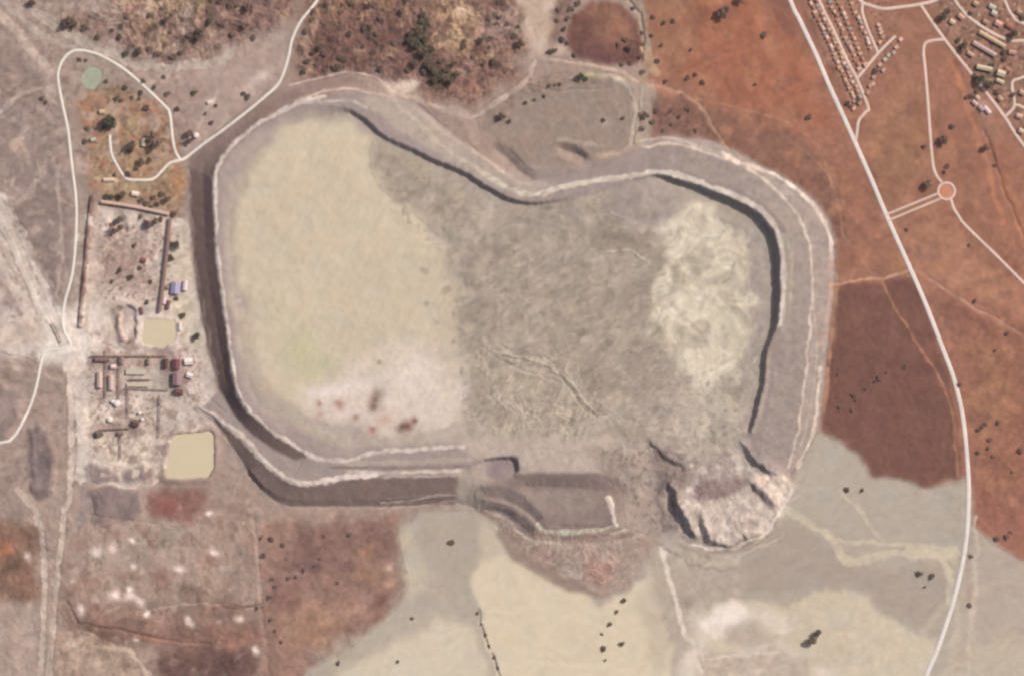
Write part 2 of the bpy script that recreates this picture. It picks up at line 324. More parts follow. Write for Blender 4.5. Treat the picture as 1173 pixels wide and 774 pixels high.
def H(px, py):
    i = min(max(int(np.searchsorted(gx, px)) - 1, 0), NX - 2); j = min(max(int(np.searchsorted(gy, py)) - 1, 0), NY - 2)
    u = (px - gx[i]) / (gx[i + 1] - gx[i]); v = (py - gy[j]) / (gy[j + 1] - gy[j])
    return float((Z[j, i] * (1 - u) + Z[j, i + 1] * u) * (1 - v) + (Z[j + 1, i] * (1 - u) + Z[j + 1, i + 1] * u) * v)

# ================================================================== GROUND COLOURS
C = np.empty((NY, NX, 3)); C[:] = A(166, 142, 128)
mott = np.full((NY, NX), .05)
def fill(pts, col, k=1.0, warp=3, soft=2, mt=None):
    S, m = poly(pts, warp, soft); m = (m * k)[..., None]; C[S] = C[S] * (1 - m) + A(*col) * m
    if mt is not None: mott[S] = mott[S] * (1 - m[..., 0]) + mt * m[..., 0]
def stroke(pts, w, col, k=1.0, warp=1.0, soft=1.5, sm=True):
    if sm and len(pts) > 2: pts = [tuple(c) for c in curve(pts, 5)]
    S, d, t = dist(pts, w + soft + 3, warp); w2 = w * (1 + .22 * np.clip(SW2[S], -1.5, 1.5)); m = (smooth((w2 * .5 + soft * .5 - d) / soft) * k * np.clip(.84 + .2 * n_m0[S], .35, 1.1))[..., None]
    m = np.minimum(m, 1); C[S] = C[S] * (1 - m) + A(*col) * m
def spot(x, y, r, col, k=1.0, ry=None, rot=0):
    ry = ry or r; S = bb([(x - max(r, ry), y - max(r, ry)), (x + max(r, ry), y + max(r, ry))], max(r, ry) + 3)
    a = math.radians(rot); dx = X[S] - x + WXN[S] * .8; dy = Y[S] - y + WYN[S] * .8
    u = (dx * math.cos(a) + dy * math.sin(a)) / r; v = (-dx * math.sin(a) + dy * math.cos(a)) / ry
    m = (np.exp(-(u * u + v * v) * 1.1) * k)[..., None]; C[S] = C[S] * (1 - m) + A(*col) * m
def blotch(pts, col, lo, hi, seed, thr=.6, k=.8, warp=3, soft=3, **kw):
    S, m = poly(pts, warp, soft); n = noise(lo, hi, .9, seed, **kw)[S]
    m = (m * smooth((n - thr) / .8) * k)[..., None]; C[S] = C[S] * (1 - m) + A(*col) * m
BIG = 30000
# west mine land
fill([(-BIG,-BIG),(250,-BIG),(250,120),(215,190),(225,350),(250,450),(300,590),(-BIG,590)], (168,145,132), 1, 4, 4, .06)
fill([(-BIG,110),(60,100),(75,180),(78,300),(60,340),(0,250),(-BIG,200)], (158,136,126), .8, 5, 5)
fill([(-BIG,30),(20,55),(60,95),(30,115),(-BIG,130)], (146,124,114), .7, 4, 4)
fill([(10,150),(60,150),(80,300),(62,370),(35,300),(10,240)], (152,132,124), .7, 4, 5)
fill([(-BIG,205),(6,222),(30,285),(62,352),(76,385),(76,402),(50,410),(-BIG,400)], (210,192,178), .9, 3, 4, .05)
fill([(20,245),(84,190),(84,250),(76,300),(66,332),(50,300)], (150,130,121), .85, 2, 3);
stroke([(0,286),(20,318),(38,346)], 3, (158,136,124), .8); stroke([(16,240),(38,280),(64,328)], 4, (138,118,110), .8); stroke([(24,258),(36,300),(48,350)], 2.2, (160,140,128), .8); stroke([(48,361),(60,376),(72,392)], 3.5, (140,120,108), .85); spot(8, 346, 12, (170,144,136), .8, 10, 40); spot(30, 378, 12, (190,172,158), .7, 8); stroke([(-10,300),(8,325),(14,350),(24,362)], 4, (176,150,140), .6)
stroke([(-20,212),(6,232),(30,280),(50,330),(66,372)], 9, (222,206,192), .85); stroke([(-20,256),(10,282),(34,325),(54,366)], 7, (220,203,188), .8)
if 1:  fill([(-BIG,420),(90,436),(88,448),(-BIG,440)], (156,136,124), .6, 2, 3)
blotch([(-60,100),(75,100),(78,400),(-60,400)], (190,168,152), 6, 30, 85, .6, .5); blotch([(-60,-60),(80,-60),(75,560),(-60,560)], (134,114,106), 6, 30, 86, .8, .45)
# east red country
fill([(735,-BIG),(BIG,-BIG),(BIG,1200),(1173,642),(1150,630),(1118,605),(1110,560),(1060,560),(998,548),(965,510),(937,495),(945,430),(955,340),(957,290),(952,255),(933,228),(900,203),(850,180),(815,160),(780,130),(742,95),(738,60)], (163,113,92), 1, 3, 2, .05)
fill([(750,15),(850,-40),(900,20),(935,80),(960,140),(900,140),(840,115),(790,90),(755,60)], (166,107,82), .9, 6, 10)
fill([(735,-40),(790,-40),(800,20),(790,80),(745,60)], (150,112,88), .6, 5, 6)
fill([(870,-60),(905,-20),(925,50),(900,45),(885,20)], (136,94,80), .8, 3, 6)
fill([(740,108),(790,118),(840,135),(900,150),(940,180),(965,225),(975,280),(958,290),(945,245),(905,203),(830,170),(770,158),(735,158)], (142,103,88), .85, 2, 3, .08)
fill([(745,105),(785,112),(810,135),(822,158),(790,152),(750,150)], (134,98,86), .8, 2, 3, .14)
fill([(960,290),(1040,300),(1050,320),(965,330)], (158,112,90), .6, 3, 4)
fill([(1060,325),(1100,345),(1180,380),(1400,450),(1180,600),(1120,600),(1112,520),(1100,440)], (152,104,85), .7, 5, 8, .08)
fill([(1065,335),(1120,350),(1150,380),(1110,400),(1085,385)], (140,98,84), .6, 4, 6)
fill([(1120,400),(1150,405),(1160,480),(1125,500),(1112,450)], (168,122,92), .6, 5, 8)
fill([(985,140),(1050,100),(1062,190),(1010,240)], (163,120,92), .7, 4, 8)
fill([(1000,250),(1040,240),(1100,260),(1170,340),(1180,372),(1090,330),(1050,310)], (170,122,98), .8, 4, 8)
fill([(1112,566),(1180,560),(1400,600),(1400,730),(1173,640),(1150,628),(1122,606)], (160,108,92), .8, 2, 3)
blotch([(740,0),(1000,0),(1173,300),(1173,600),(950,500),(960,300),(760,100)], (182,130,100), 12, 80, 31, .3, .35)
blotch([(740,0),(1000,0),(1173,300),(1173,600),(950,500),(960,300),(760,100)], (136,94,80), 8, 60, 32, .4, .35)
fill([(952,330),(1000,325),(1036,316),(1052,330),(1070,375),(1086,420),(1094,470),(1101,545),(1060,560),(1000,548),(983,523),(940,494),(946,445)], (127,89,78), 1, 1.5, 1.5, .04)
# scrub
fill(SCRUB_W, (152,124,111), .95, 9, 8, .1)
for _z in (1,): fill([(110,-80),(230,-80),(235,5),(200,18),(165,22),(140,8)], (180,148,118), .9, 4, 4)
fill([(230,5),(300,-60),(340,-10),(320,30),(270,45),(225,30)], (134,100,90), .6, 5, 5)
fill([(150,20),(180,25),(200,60),(185,62),(160,45)], (176,138,110), .6, 3, 4)
blotch(SCRUB_W, (186,156,130), 10, 50, 34, .5, .5); blotch(SCRUB_W, (140,104,94), 8, 40, 35, .3, .6); blotch(SCRUB_W, (108,86,78), 6, 30, 33, .5, .65)
blotch(SCRUB_W, (104,84,78), 4, 12, 83, .9, .5)
fill(SCRUB_N, (142,108,95), .95, 8, 7, .1)
fill([(340,-80),(470,-80),(470,20),(350,28)], (152,112,88), .6, 5, 6)
fill([(360,35),(470,30),(480,80),(360,88)], (124,90,80), .7, 4, 5)
fill([(497,-5),(520,-10),(560,20),(552,45),(525,62),(500,55),(493,30)], (190,154,120), .9, 4, 5)
spot(530, 12, 10, (208,176,152), .9); spot(515, 42, 8, (150,136,112), .7); spot(545, 64, 14, (182,140,105), .6, 6)
fill([(555,10),(600,5),(602,50),(570,52),(550,30)], (168,138,124), .9, 3, 5)
fill([(505,75),(560,70),(590,85),(560,106),(530,118),(490,112)], (156,120,106), .8, 4, 4)
spot(538, 96, 12, (170,118,108), .7, 7)
blotch(SCRUB_N, (180,146,120), 12, 60, 37, .7, .5); blotch(SCRUB_N, (134,98,90), 8, 40, 38, .2, .6); blotch(SCRUB_N, (102,82,76), 6, 30, 36, .5, .65)
blotch(SCRUB_N, (100,80,74), 4, 12, 84, .9, .5)
fill([(478,20),(492,22),(490,50),(505,78),(525,95),(510,102),(485,92),(474,60)], (82,76,66), .75, 3, 3)
fill([(600,-60),(648,-60),(640,20),(628,62),(612,64),(600,40)], (192,166,146), 1, 3, 3, .06)
fill([(638,-20),(665,-30),(652,20),(642,45),(628,60)], (136,108,96), .9, 2, 3, .14)
fill(DISC, (126,88,78), 1, 1, 2, .07); fill([(676,8),(708,8),(725,30),(718,50),(690,45)], (160,116,92), .8, 4, 8); fill([(665,40),(700,62),(730,66),(700,74),(660,68)], (108,76,76), .6, 2, 4)
stroke([(722,-20),(732,5),(740,40),(742,75),(736,90)], 9, (166,142,124), .9)
stroke([(737,55),(748,72),(752,84)], 11, (190,160,128), .8)
# pale waste between the two scrubs
fill([(240,72),(262,52),(330,32),(338,20),(332,62),(322,95),(300,108),(262,136),(225,165),(208,178),(200,140),(185,100),(160,78),(200,76)], (178,154,142), .9, 3, 4, .06)
fill([(170,80),(215,85),(240,110),(235,150),(205,160),(196,130)], (160,134,122), .6, 4, 4, .09)
stroke([(262,135),(248,152),(226,170)], 7, (192,172,158), .8); stroke([(250,105),(236,125),(225,150)], 4, (196,176,160), .7)
spot(300, 87, 12, (222,198,182), .9, 6, -30); spot(285, 100, 10, (206,182,164), .7, 6, -40); spot(240, 117, 4, (232,208,196), .9)
# spoil plateau
fill(SPOIL_N, (158,137,124), 1, 1.5, 2, .035); fill([(560,128),(620,86),(680,84),(700,96),(640,104),(600,112),(565,150)], (150,126,114), .8, 2, 3, .12)
stroke([(655,91),(680,86),(705,92),(722,106),(727,125),(723,168)], 4, (186,170,152), .8); spot(708, 90, 6, (214,196,168), .9, 3, 25); spot(675, 87, 12, (170,160,122), .8, 4)
spot(697, 178, 14, (200,178,150), .9, 4, -12); stroke([(640,160),(660,163),(690,168)], 5, (178,158,140), .7); spot(692,140,5,(188,168,152),.8)
fill([(735,95),(752,92),(742,165),(728,166)], (166,150,134), .8, 1, 2, .08)
# garden
fill(GARDEN, (166,132,106), 1, 4, 3, .1); blotch(GARDEN, (178,126,102), 8, 30, 90, .2, .55); blotch(GARDEN, (180,160,128), 5, 20, 91, .7, .7); blotch(GARDEN, (124,98,80), 4, 14, 92, .7, .7); spot(102, 120, 14, (180,124,98), .6, 12); spot(170, 130, 16, (178,124,102), .6, 12); spot(152, 140, 8, (172,158,118), .7)
spot(126, 206, 12, (216,184,156), .8, 3); spot(150, 215, 30, (180,160,130), .6, 8); spot(205, 210, 5, (188,134,96), .7, 20); spot(130, 170, 12, (170,160,132), .5, 8); spot(155, 190, 16, (176,150,116), .6, 8)
spot(106, 90, 16, (160,160,138), .6, 16)
# plant yard
fill([(112,236),(196,250),(214,256),(226,340),(240,400),(250,450),(262,500),(246,490),(200,492),(186,545),(150,556),(100,552),(92,500),(84,440),(80,400),(92,372),(100,300)], (208,189,175), 1, 2, 3, .07)
fill([(110,250),(185,262),(180,340),(110,345)], (168,142,130), .7, 4, 5, .12); fill([(186,262),(212,262),(222,350),(236,395),(215,398),(190,350)], (204,188,164), .8, 2, 4)
fill([(85,345),(150,330),(135,400),(120,430),(95,450),(82,410)], (206,186,170), .8, 3, 5); fill([(40,366),(60,352),(85,350),(118,362),(112,400),(100,416),(60,412),(45,404)], (232,217,203), .95, 5, 5)
fill([(-BIG,370),(50,372),(56,398),(-BIG,398)], (196,176,160), .6, 3, 4)
stroke([(105,226),(101,260),(98,300),(94,340),(91,373)], 6, (136,104,94), .95, .5); stroke([(112,235),(108,280),(105,310),(101,345),(98,378)], 5, (210,182,162), .85); stroke([(90,390),(84,420),(92,460),(96,500),(92,545)], 18, (222,205,190), .9)
fill([(98,470),(185,470),(182,535),(150,530),(126,534),(100,500)], (196,176,158), .8, 2, 3, .12); stroke([(112,500),(122,520),(134,530),(168,530)], 4, (222,202,180), .9)
blotch([(100,400),(225,400),(230,460),(100,530)], (140,116,106), 2.5, 9, 41, .5, .75, 1, 2); blotch([(100,400),(225,400),(230,460),(180,530),(110,530)], (226,206,190), 2.5, 8, 42, .8, .8, 1, 2)
blotch([(112,250),(212,262),(215,400),(130,400)], (222,198,180), 3, 12, 43, .8, .7, 1, 2); blotch([(112,250),(205,262),(200,345),(115,345)], (128,98,92), 3, 10, 44, .7, .75, 1, 2)
fill([(188,455),(240,470),(238,492),(200,494),(186,520)], (200,180,168), .8, 2, 3); fill([(182,492),(250,490),(254,555),(180,560)], (166,140,126), .7, 2, 3)
for p, h in HEAPS: fill(p, (140,120,116), .9, 1.2, 2, .06)
fill([(-BIG,440),(24,446),(26,480),(8,500),(-BIG,505)], (152,130,124), .8, 2, 3); fill([(92,555),(100,556),(104,604),(88,606)], (156,138,134), .7, 2, 3)
stroke([(96,530),(102,548),(118,556),(140,557),(170,555),(182,545)], 4, (204,184,170), .9); stroke([(140,534),(141,556)], 3, (204,184,170), .8); stroke([(168,552),(170,575),(160,596),(130,604)], 8, (190,164,148), .6)
blotch([(-60,-60),(250,-60),(220,180),(60,180),(-60,420)], (188,166,150), 10, 60, 94, .5, .45); blotch([(-60,-60),(250,-60),(220,180),(60,180),(-60,420)], (140,116,106), 6, 30, 95, .6, .5)
blotch([(100,380),(230,380),(240,490),(180,560),(100,540)], (158,130,120), 5, 30, 96, .3, .6, 1, 2); blotch([(85,240),(225,250),(240,490),(180,550),(85,540)], (220,202,184), 5, 30, 97, .5, .6, 1, 2)
fill([(106,404),(190,402),(192,422),(106,422)], (158,132,118), .6, 2, 3); fill([(180,402),(210,404),(212,452),(196,456),(184,440)], (146,114,110), .6, 2, 3); stroke([(136,420),(137,500)], 3, (160,136,124), .6); fill([(108,486),(164,478),(166,496),(112,502)], (158,132,122), .6, 2, 3)
fill([(150,424),(192,424),(194,448),(150,450)], (190,176,158), .6, 2, 3); fill([(108,424),(136,424),(136,454),(108,454)], (200,174,160), .6, 2, 3)
fill([(118,274),(160,272),(170,320),(120,330)], (160,132,120), .6, 4, 4); stroke([(128,276),(142,268),(156,262)], 3, (206,180,158), .8); stroke([(112,300),(120,285),(130,276)], 3, (200,176,156), .7)
fill(PIT, (176,150,140), .7, 1, 2); stroke([(138,352),(132,370),(138,388),(152,390)], 5, (126,96,92), .8); spot(146, 377, 6, (228,206,188), .9, 9); spot(150, 366, 4, (224,200,184), .8, 8)
# west ground tracks
for pts, w, col, k in (
    ([(-40,-20),(0,16),(30,50),(58,84)], 9, (196,174,158), .9), ([(-40,-60),(8,5),(45,38),(90,58)], 7, (190,172,158), .8), ([(40,15),(95,48),(130,62),(165,76),(240,73),(262,62)], 9, (194,176,160), .9), ([(62,180),(68,240),(70,300),(62,350)], 4, (186,168,154), .6), ([(88,180),(94,240),(90,300),(82,350)], 5, (176,158,144), .7),
    ([(-40,150),(0,128),(28,106),(62,99)], 4, (192,172,156), .8), ([(-40,180),(0,234),(28,300),(52,352),(74,392)], 6, (212,194,178), .8), ([(-40,250),(0,280),(22,318),(45,366)], 6, (192,172,158), .7),
    ([(6,225),(38,290),(64,345)], 1.6, (142,122,112), .7), ([(0,262),(24,315),(42,360)], 1.6, (146,124,116), .7), ([(20,260),(50,320),(70,370)], 1.6, (148,128,118), .6), ([(0,322),(14,340),(22,360)], 4, (156,132,124), .6),
    ([(-40,400),(20,406),(50,420),(85,432)], 3, (150,130,118), .6), ([(-40,425),(20,437),(60,446),(90,456)], 5, (158,138,126), .7), ([(-40,415),(30,422),(70,436)], 4, (192,172,156), .6),
    ([(75,430),(76,500),(74,560)], 2.5, (150,122,112), .6), ([(52,368),(62,384),(72,398)], 2, (140,120,106), .8), ([(150,560),(60,440)], 0.1, (150,120,110), 0),
    ([(80,420),(82,500),(80,560),(72,600),(64,680),(54,790)], 6, (210,192,176), .9), ([(20,560),(42,590),(50,640),(50,700),(46,790)], 7, (204,186,170), .9), ([(66,560),(60,620),(57,700),(52,790)], 10, (176,154,138), .8),
    ([(18,565),(36,572),(46,600)], 5, (190,168,150), .7), ([(0,672),(22,682),(42,690)], 3, (178,146,130), .8), ([(24,632),(38,655),(42,670)], 4, (190,160,140), .8),
    ([(284,575),(292,610),(296,650),(300,700),(310,790)], 4, (194,170,152), .8), ([(296,690),(300,740),(304,790)], 2.5, (212,184,162), .9)):
    stroke(pts, w, col, k, .8)
spot(46, 115, 9, (130,106,98), .8, 3, 30); spot(22, 170, 14, (186,158,142), .6, 6); spot(30, 130, 18, (186,160,144), .5, 3, 40)
# south west country
fill([(-BIG,595),(40,598),(46,690),(-BIG,690)], (138,104,88), .9, 3, 4, .1); spot(4, 628, 12, (168,112,80), .8, 10); spot(14, 648, 14, (108,84,72), .7, 9)
fill([(-BIG,690),(44,692),(46,4000),(-BIG,4000)], (176,154,140), .9, 2, 3, .04)
fill([(78,606),(170,600),(236,596),(296,586),(298,690),(200,700),(150,690),(76,694)], (168,143,128), .85, 9, 9, .06); fill([(85,610),(210,602),(215,640),(120,650)], (176,156,141), .5, 6, 8); fill([(165,606),(210,608),(205,630),(170,622)], (166,156,138), .4, 4, 6)
fill([(170,562),(236,560),(240,590),(225,600),(170,594)], (144,104,94), .95, 2, 3, .08); spot(192, 580, 12, (146,88,78), .7, 8); spot(205, 581, 3, (196,146,130), .8)
fill([(236,560),(290,585),(290,630),(235,600)], (166,140,124), .8, 3, 4)
fill([(70,685),(190,698),(230,690),(300,690),(300,774),(255,755),(180,745),(100,722),(76,712)], (150,116,102), .85, 8, 7, .08); spot(150, 682, 18, (142,112,96), .7, 6); spot(215, 678, 22, (132,112,98), .8, 9)
fill([(70,722),(110,728),(150,750),(178,790),(178,4000),(60,4000),(62,740)], (176,150,132), .9, 3, 3, .1); fill([(180,748),(300,740),(306,4000),(176,4000)], (126,96,88), .9, 4, 5, .1)
spot(262, 732, 20, (166,124,104), .7, 8); stroke([(100,724),(125,735),(150,750),(172,772)], 3, (214,186,162), .8)
blotch([(78,600),(300,580),(300,780),(70,780)], (134,106,94), 8, 60, 45, .6, .5, 8, 8, ax=.5, rot=-8); blotch([(78,600),(300,580),(300,780),(70,780)], (206,182,164), 6, 50, 46, 1.3, .4, 8, 8)
fill([(74,698),(110,712),(150,716),(200,722),(300,715),(300,735),(200,742),(150,738),(110,728),(78,714)], (134,100,88), .7, 3, 5); fill([(186,690),(210,676),(232,680),(238,694),(210,700)], (136,116,104), .7, 3, 4); stroke([(170,700),(200,693),(236,690)], 3, (190,160,144), .6); stroke([(244,697),(275,695),(300,692)], 4, (112,82,74), .7); stroke([(74,694),(85,712),(105,722),(130,726)], 6, (118,98,86), .6); fill([(180,748),(240,742),(285,748),(290,774),(285,4000),(182,4000)], (108,78,74), .6, 3, 5)
stroke([(150,728),(200,734),(260,738),(300,732)], 4, (166,118,98), .6); stroke([(120,740),(140,745),(158,756),(168,774)], 5, (216,190,166), .7)
blotch([(78,600),(300,580),(300,690),(70,690)], (156,118,104), 12, 60, 93, .5, .5, 8, 8)
for x, y, r in ((131,681,6),(148,675,4),(150,684,6),(160,690,5),(152,649,4),(168,703,4),(93,700,5),(92,698,3),(205,652,5),(240,588,4),(273,708,4),(215,709,4),(151,619,4),(110,632,7),(128,628,5),(155,733,3),(245,632,5),(220,715,4),(294,745,4),(32,638,4)):
    spot(x, y, r * 1.25, (236,212,196), 1, r * .9, rs.uniform(0, 90))
# red field
fill([(300,588),(458,588),(462,612),(466,650),(458,690),(430,716),(398,742),(350,768),(345,4000),(306,4000),(300,640)], (156,122,108), 1, 2, 3, .07)
fill([(296,584),(458,582),(440,596),(300,600)], (170,146,130), .8, 3, 4); fill([(350,605),(440,600),(450,612),(420,640),(370,662),(310,670),(320,640)], (134,102,94), .75, 5, 6, .09)
spot(418, 634, 12, (172,132,104), .8, 8, -30); spot(446, 651, 5, (214,176,156), .9); spot(447, 668, 9, (196,152,130), .9, 6, -40); spot(422, 660, 14, (172,132,104), .6, 8)
fill([(315,700),(370,690),(410,700),(380,735),(330,750)], (174,134,110), .7, 5, 6, .08); fill([(315,670),(345,668),(345,700),(312,702)], (138,98,90), .6, 3, 5); spot(435, 690, 16, (132,92,82), .7, 9, -45); spot(400, 722, 14, (138,98,88), .6, 6, -40)
fill([(455,600),(464,606),(470,650),(462,690),(444,706),(456,660)], (160,142,126), .7, 2, 4)
# the mud plain
fill(SPILL, (180,166,150), 1, .8, 1.5, .02)
fill([(350,750),(420,725),(470,700),(520,700),(545,715),(550,760),(400,780)], (186,172,152), .6, 3, 5)
fill([(540,660),(556,640),(575,632),(595,642),(640,668),(690,692),(722,678),(748,650),(757,690),(772,740),(776,5000),(575,5000),(568,770),(552,712)], (216,199,171), .95, 2, 2, .012)
fill([(440,790),(380,780),(440,745),(470,728),(500,712),(535,716),(552,740),(566,790),(566,5000),(360,5000)], (212,197,172), .85, 3, 4, .012)
fill([(460,600),(468,598),(480,640),(495,650),(480,680),(470,700),(462,660)], (196,182,160), .7, 2, 4); fill([(724,690),(760,640),(770,700),(765,760),(745,790),(742,740)], (194,178,156), .8, 3, 4)
fill([(484,588),(540,588),(552,600),(545,640),(520,690),(490,650),(478,620)], (176,162,146), .8, 3, 4)
fill([(552,590),(568,606),(590,634),(570,638),(552,650),(548,610)], (202,186,164), .8, 2, 3)
fill([(740,640),(800,636),(850,650),(850,700),(800,740),(780,780),(765,720)], (182,165,148), .8, 3, 4, .05)
fill([(800,700),(825,690),(850,684),(870,686),(900,694),(930,680),(960,676),(990,682),(1012,698),(1030,716),(1058,724),(1076,730),(1062,780),(1000,5000),(780,5000),(776,790),(790,740)], (206,190,165), .95, 2.5, 2.5, .03)
fill([(800,716),(815,698),(845,688),(862,696),(850,712),(832,728),(815,730)], (236,222,208), 1, 4, 3); fill([(850,735),(900,738),(930,752),(900,764),(850,760),(830,748)], (214,198,182), .6, 4, 4); fill([(786,700),(800,690),(806,720),(812,745),(798,770),(786,740)], (214,198,180), .7, 4, 4); fill([(860,700),(900,705),(915,722),(890,728),(866,716)], (222,206,188), .8, 4, 3); fill([(780,760),(820,752),(830,775),(840,2000),(780,2000)], (218,202,186), .6, 4, 4); fill([(838,712),(862,714),(900,722),(880,742),(836,738),(830,726)], (186,168,152), .8, 3, 3); fill([(800,750),(900,745),(930,760),(920,790),(800,790)], (186,166,150), .7, 3, 3, .08)
stroke([(812,755),(850,750),(900,747)], 3, (218,200,180), .8); spot(822, 722, 10, (226,210,194), .8); spot(890, 722, 12, (224,206,184), .8, 5); spot(942, 770, 12, (226,206,190), .9, 6); spot(790, 755, 6, (224,206,188), .8, 16, -15); spot(865,770,20,(204,186,168),.7,6)
fill([(850,640),(890,605),(915,600),(950,630),(985,650),(1080,650),(1090,700),(1060,722),(1020,700),(990,678),(950,672),(900,680),(860,680)], (172,156,141), .85, 3, 4, .02)
for pts, w in (([(885,582),(910,588),(935,604),(955,618),(966,640),(985,642),(1010,636),(1040,634),(1092,640)], 9), ([(930,604),(955,616),(1000,622),(1040,624),(1088,628)], 5), ([(1040,632),(1070,634),(1092,632)], 14),
               ([(1082,640),(1088,660),(1088,690)], 8), ([(962,560),(985,585),(998,605),(1016,622)], 4), ([(900,585),(880,600),(868,620)], 7)):
    stroke(pts, w, (206,190,164), .85, 1.2, 3)
fill([(912,545),(937,495),(965,508),(983,523),(998,548),(1060,559),(1105,548),(1104,620),(1020,618),(985,570),(960,560),(930,600),(905,580)], (181,168,152), .7, 2, 4)
fill([(1114,600),(1135,622),(1173,642),(BIG,1000),(BIG,BIG),(1080,BIG),(1085,760),(1112,660)], (183,166,150), .8, 2, 3); fill([(1080,770),(1130,730),(1200,740),(BIG,800),(BIG,BIG),(1060,BIG)], (198,182,160), .6, 4, 8)
stroke([(1118,590),(1119,630),(1117,680),(1113,720),(1108,790)], 5, (206,188,168), .7, 1.5, 3); stroke([(1110,600),(1110,690)], 4, (176,150,138), .6); stroke([(1060,720),(1090,690),(1098,720),(1085,780)], 10, (206,190,164), .4, 2, 6)
stroke([(757,628),(760,640),(769,668),(776,695),(783,722)], 5, (228,212,194), .95, .6, 2); spot(760, 632, 5, (232,216,200), .9); stroke([(783,722),(795,745),(804,770)], 5, (224,206,188), .8); stroke([(800,735),(806,755)],3,(222,204,186),.8)
stroke([(547,698),(551,715),(556,728),(561,742)], 2.2, (130,118,104), .8, .5); stroke([(564,748),(568,760),(573,780)], 2.4, (120,108,98), .8, .5)
spot(786, 690, 9, (156,140,126), .7, 7); spot(780, 645, 8, (200,184,166), .7, 5)
for p in ((782,630),(795,640),(810,645),(840,650)): spot(p[0], p[1], 10, (168,152,138), .4, 3, 25)
# tailings dam
fill(DAM_POLY, (164,146,138), 1, .4, 1, .035)
fill([p[:2] for p in OUTER_TOE] + [p[:2] for p in CREST_OUT[::-1]] + [(214,190)], (132,106,98), .95, .3, 1)                       # outer west face: brown waste rock, darkened further for its shade
fill([p[:2] for p in OUTER_TOE[:1]] + [p[:2] for p in TOE_NW] + [p[:2] for p in CREST_NW[10::-1]], (160,137,124), .9, .6, 1.5, .05)
fill([(214,200),(218,180),(240,158),(275,134),(320,104),(400,84),(420,96),(372,110),(320,128),(284,152),(262,172),(246,205)], (146,121,112), .75, 1, 5)  # carries the west face's painted shade softly into the north-west slope
fill([(256,446)] + [p[:2] for p in LOWER[1:]] + [p[:2] for p in CREST_OUT[:4:-1]], (126,102,96), .9, .3, 1)  # west face above the ramp, its shade likewise worked into the brown
fill([p[:2] for p in RAMP[1:]] + [p[:2] for p in RAMP_TOE[::-1][1:-1]], (138,114,105), .9, .4, 1, .05)  # south outer slope, here and next: brown rock with shade mixed into the colour
fill([(440,549),(527,546),(522,574),(440,578)], (138,117,110), .6, .5, 1)
fill([p[:2] for p in CREST_E_OUT] + [(905,535)] + [p[:2] for p in E_MID[::-1]], (152,136,127), .95, .6, 2, .06)
fill([p[:2] for p in E_MID] + [p[:2] for p in E_TOE[::-1]], (162,144,134), .9, .8, 2, .07)
fill([(735,191),(640,206),(600,211),(570,200),(600,192),(640,192),(690,184),(735,168),(735,191)], (158,140,131), .9, 1, 2)
fill([(450,110),(480,128),(510,153),(545,175),(590,205),(640,212),(600,228),(560,212),(500,176),(450,145),(420,124),(410,112)], (186,168,152), .8, .8, 2, .05)
def line(pts, w, col, k=.85, warp=.5): stroke([p[:2] for p in pts], w, col, k, warp, 1.6)
line(CREST_OUT, 5, (230,213,197), .95); line(CREST_NW[:7], 4.5, (220,202,188), .9); line([(262,190),(280,170),(302,152),(338,132),(368,125),(392,124)], 6, (160,142,134), .6, 1); line([(300,141),(340,121),(372,117),(400,116),(420,124)], 3, (202,184,172)); line([(340,115),(370,106),(395,103),(412,103)], 2.5, (204,184,168), .8)
line([(372,104),(400,103),(450,110)], 3, (196,176,160), .7); line([(330,98),(385,85),(402,82),(425,87),(448,100)], 2, (210,186,170), .8); line([(425,86),(440,95),(448,101)],2.5,(214,182,166),.8)
fill([(436,94),(452,96),(480,92),(476,104),(466,108),(448,106)], (220,196,176), .9, 1, 1.5)
line([(460,108),(490,118),(520,130),(545,133),(566,120),(590,104),(604,90),(614,70)], 6, (198,174,156), .85); line([(520,130),(540,140),(545,160)], 14, (184,160,144), .6)
line([(455,122),(480,142),(500,162),(525,180),(556,200)], 5, (206,188,166), .7); line([(556,200),(575,212),(600,222),(620,222),(640,216),(680,208),(735,200)], 6, (222,206,184), .85)
line([(478,120),(500,137),(530,160),(552,178)], 1.8, (140,118,108), .7)
line([(p[0] + 2, p[1] - 3) for p in CREST_E_IN[:4]] + [(p[0] + 4, p[1]) for p in CREST_E_IN[4:8]], 7, (226,210,192), .9); line([(880,405),(879,435),(871,470),(863,494)], 4, (196,178,160), .6); line([(898,270),(903,300),(902,350),(896,380)], 8, (184,170,146), .6)
line(E_MID, 3, (206,188,170), .85, .8); line([(735,160),(770,158),(800,168),(840,180)], 3, (196,180,164), .6)
line([(828,176),(845,186)], 4, (232,212,196), .9); line([(850,188),(868,192),(900,208),(930,233),(948,262),(953,295)], 4.5, (224,202,186), .9); line([(884,198),(905,212),(928,232)], 3, (236,216,200), .8); line([(953,295),(950,340),(944,400)], 4, (192,160,138), .7); line([(940,420),(937,455),(930,500),(914,535)], 4, (216,196,174), .85); line([(930,340),(936,400),(930,460),(918,510)], 2.5, (188,168,150), .7)
line([(957,330),(953,380),(948,430),(944,470)], 5, (186,138,108), .8); line([(965,300),(960,335),(956,400)], 3, (160,116,92), .6)
line([p for p in RAMP[:7]], 7, (224,204,188), .95); line([(363,552),(400,546),(430,543)], 6, (234,214,200), .9); line(RAMP[8:], 3, (196,176,162), .7)
line([(352,521),(375,526),(400,527),(430,518),(480,514),(530,511)], 5, (218,201,188), .85); line([(400,540),(440,541),(530,538)], 3.5, (214,198,184), .8); line([(379,535),(440,536),(540,533)], 2.2, (140,114,106), .7); line([(400,531),(540,526)], 6, (188,170,154), .6)
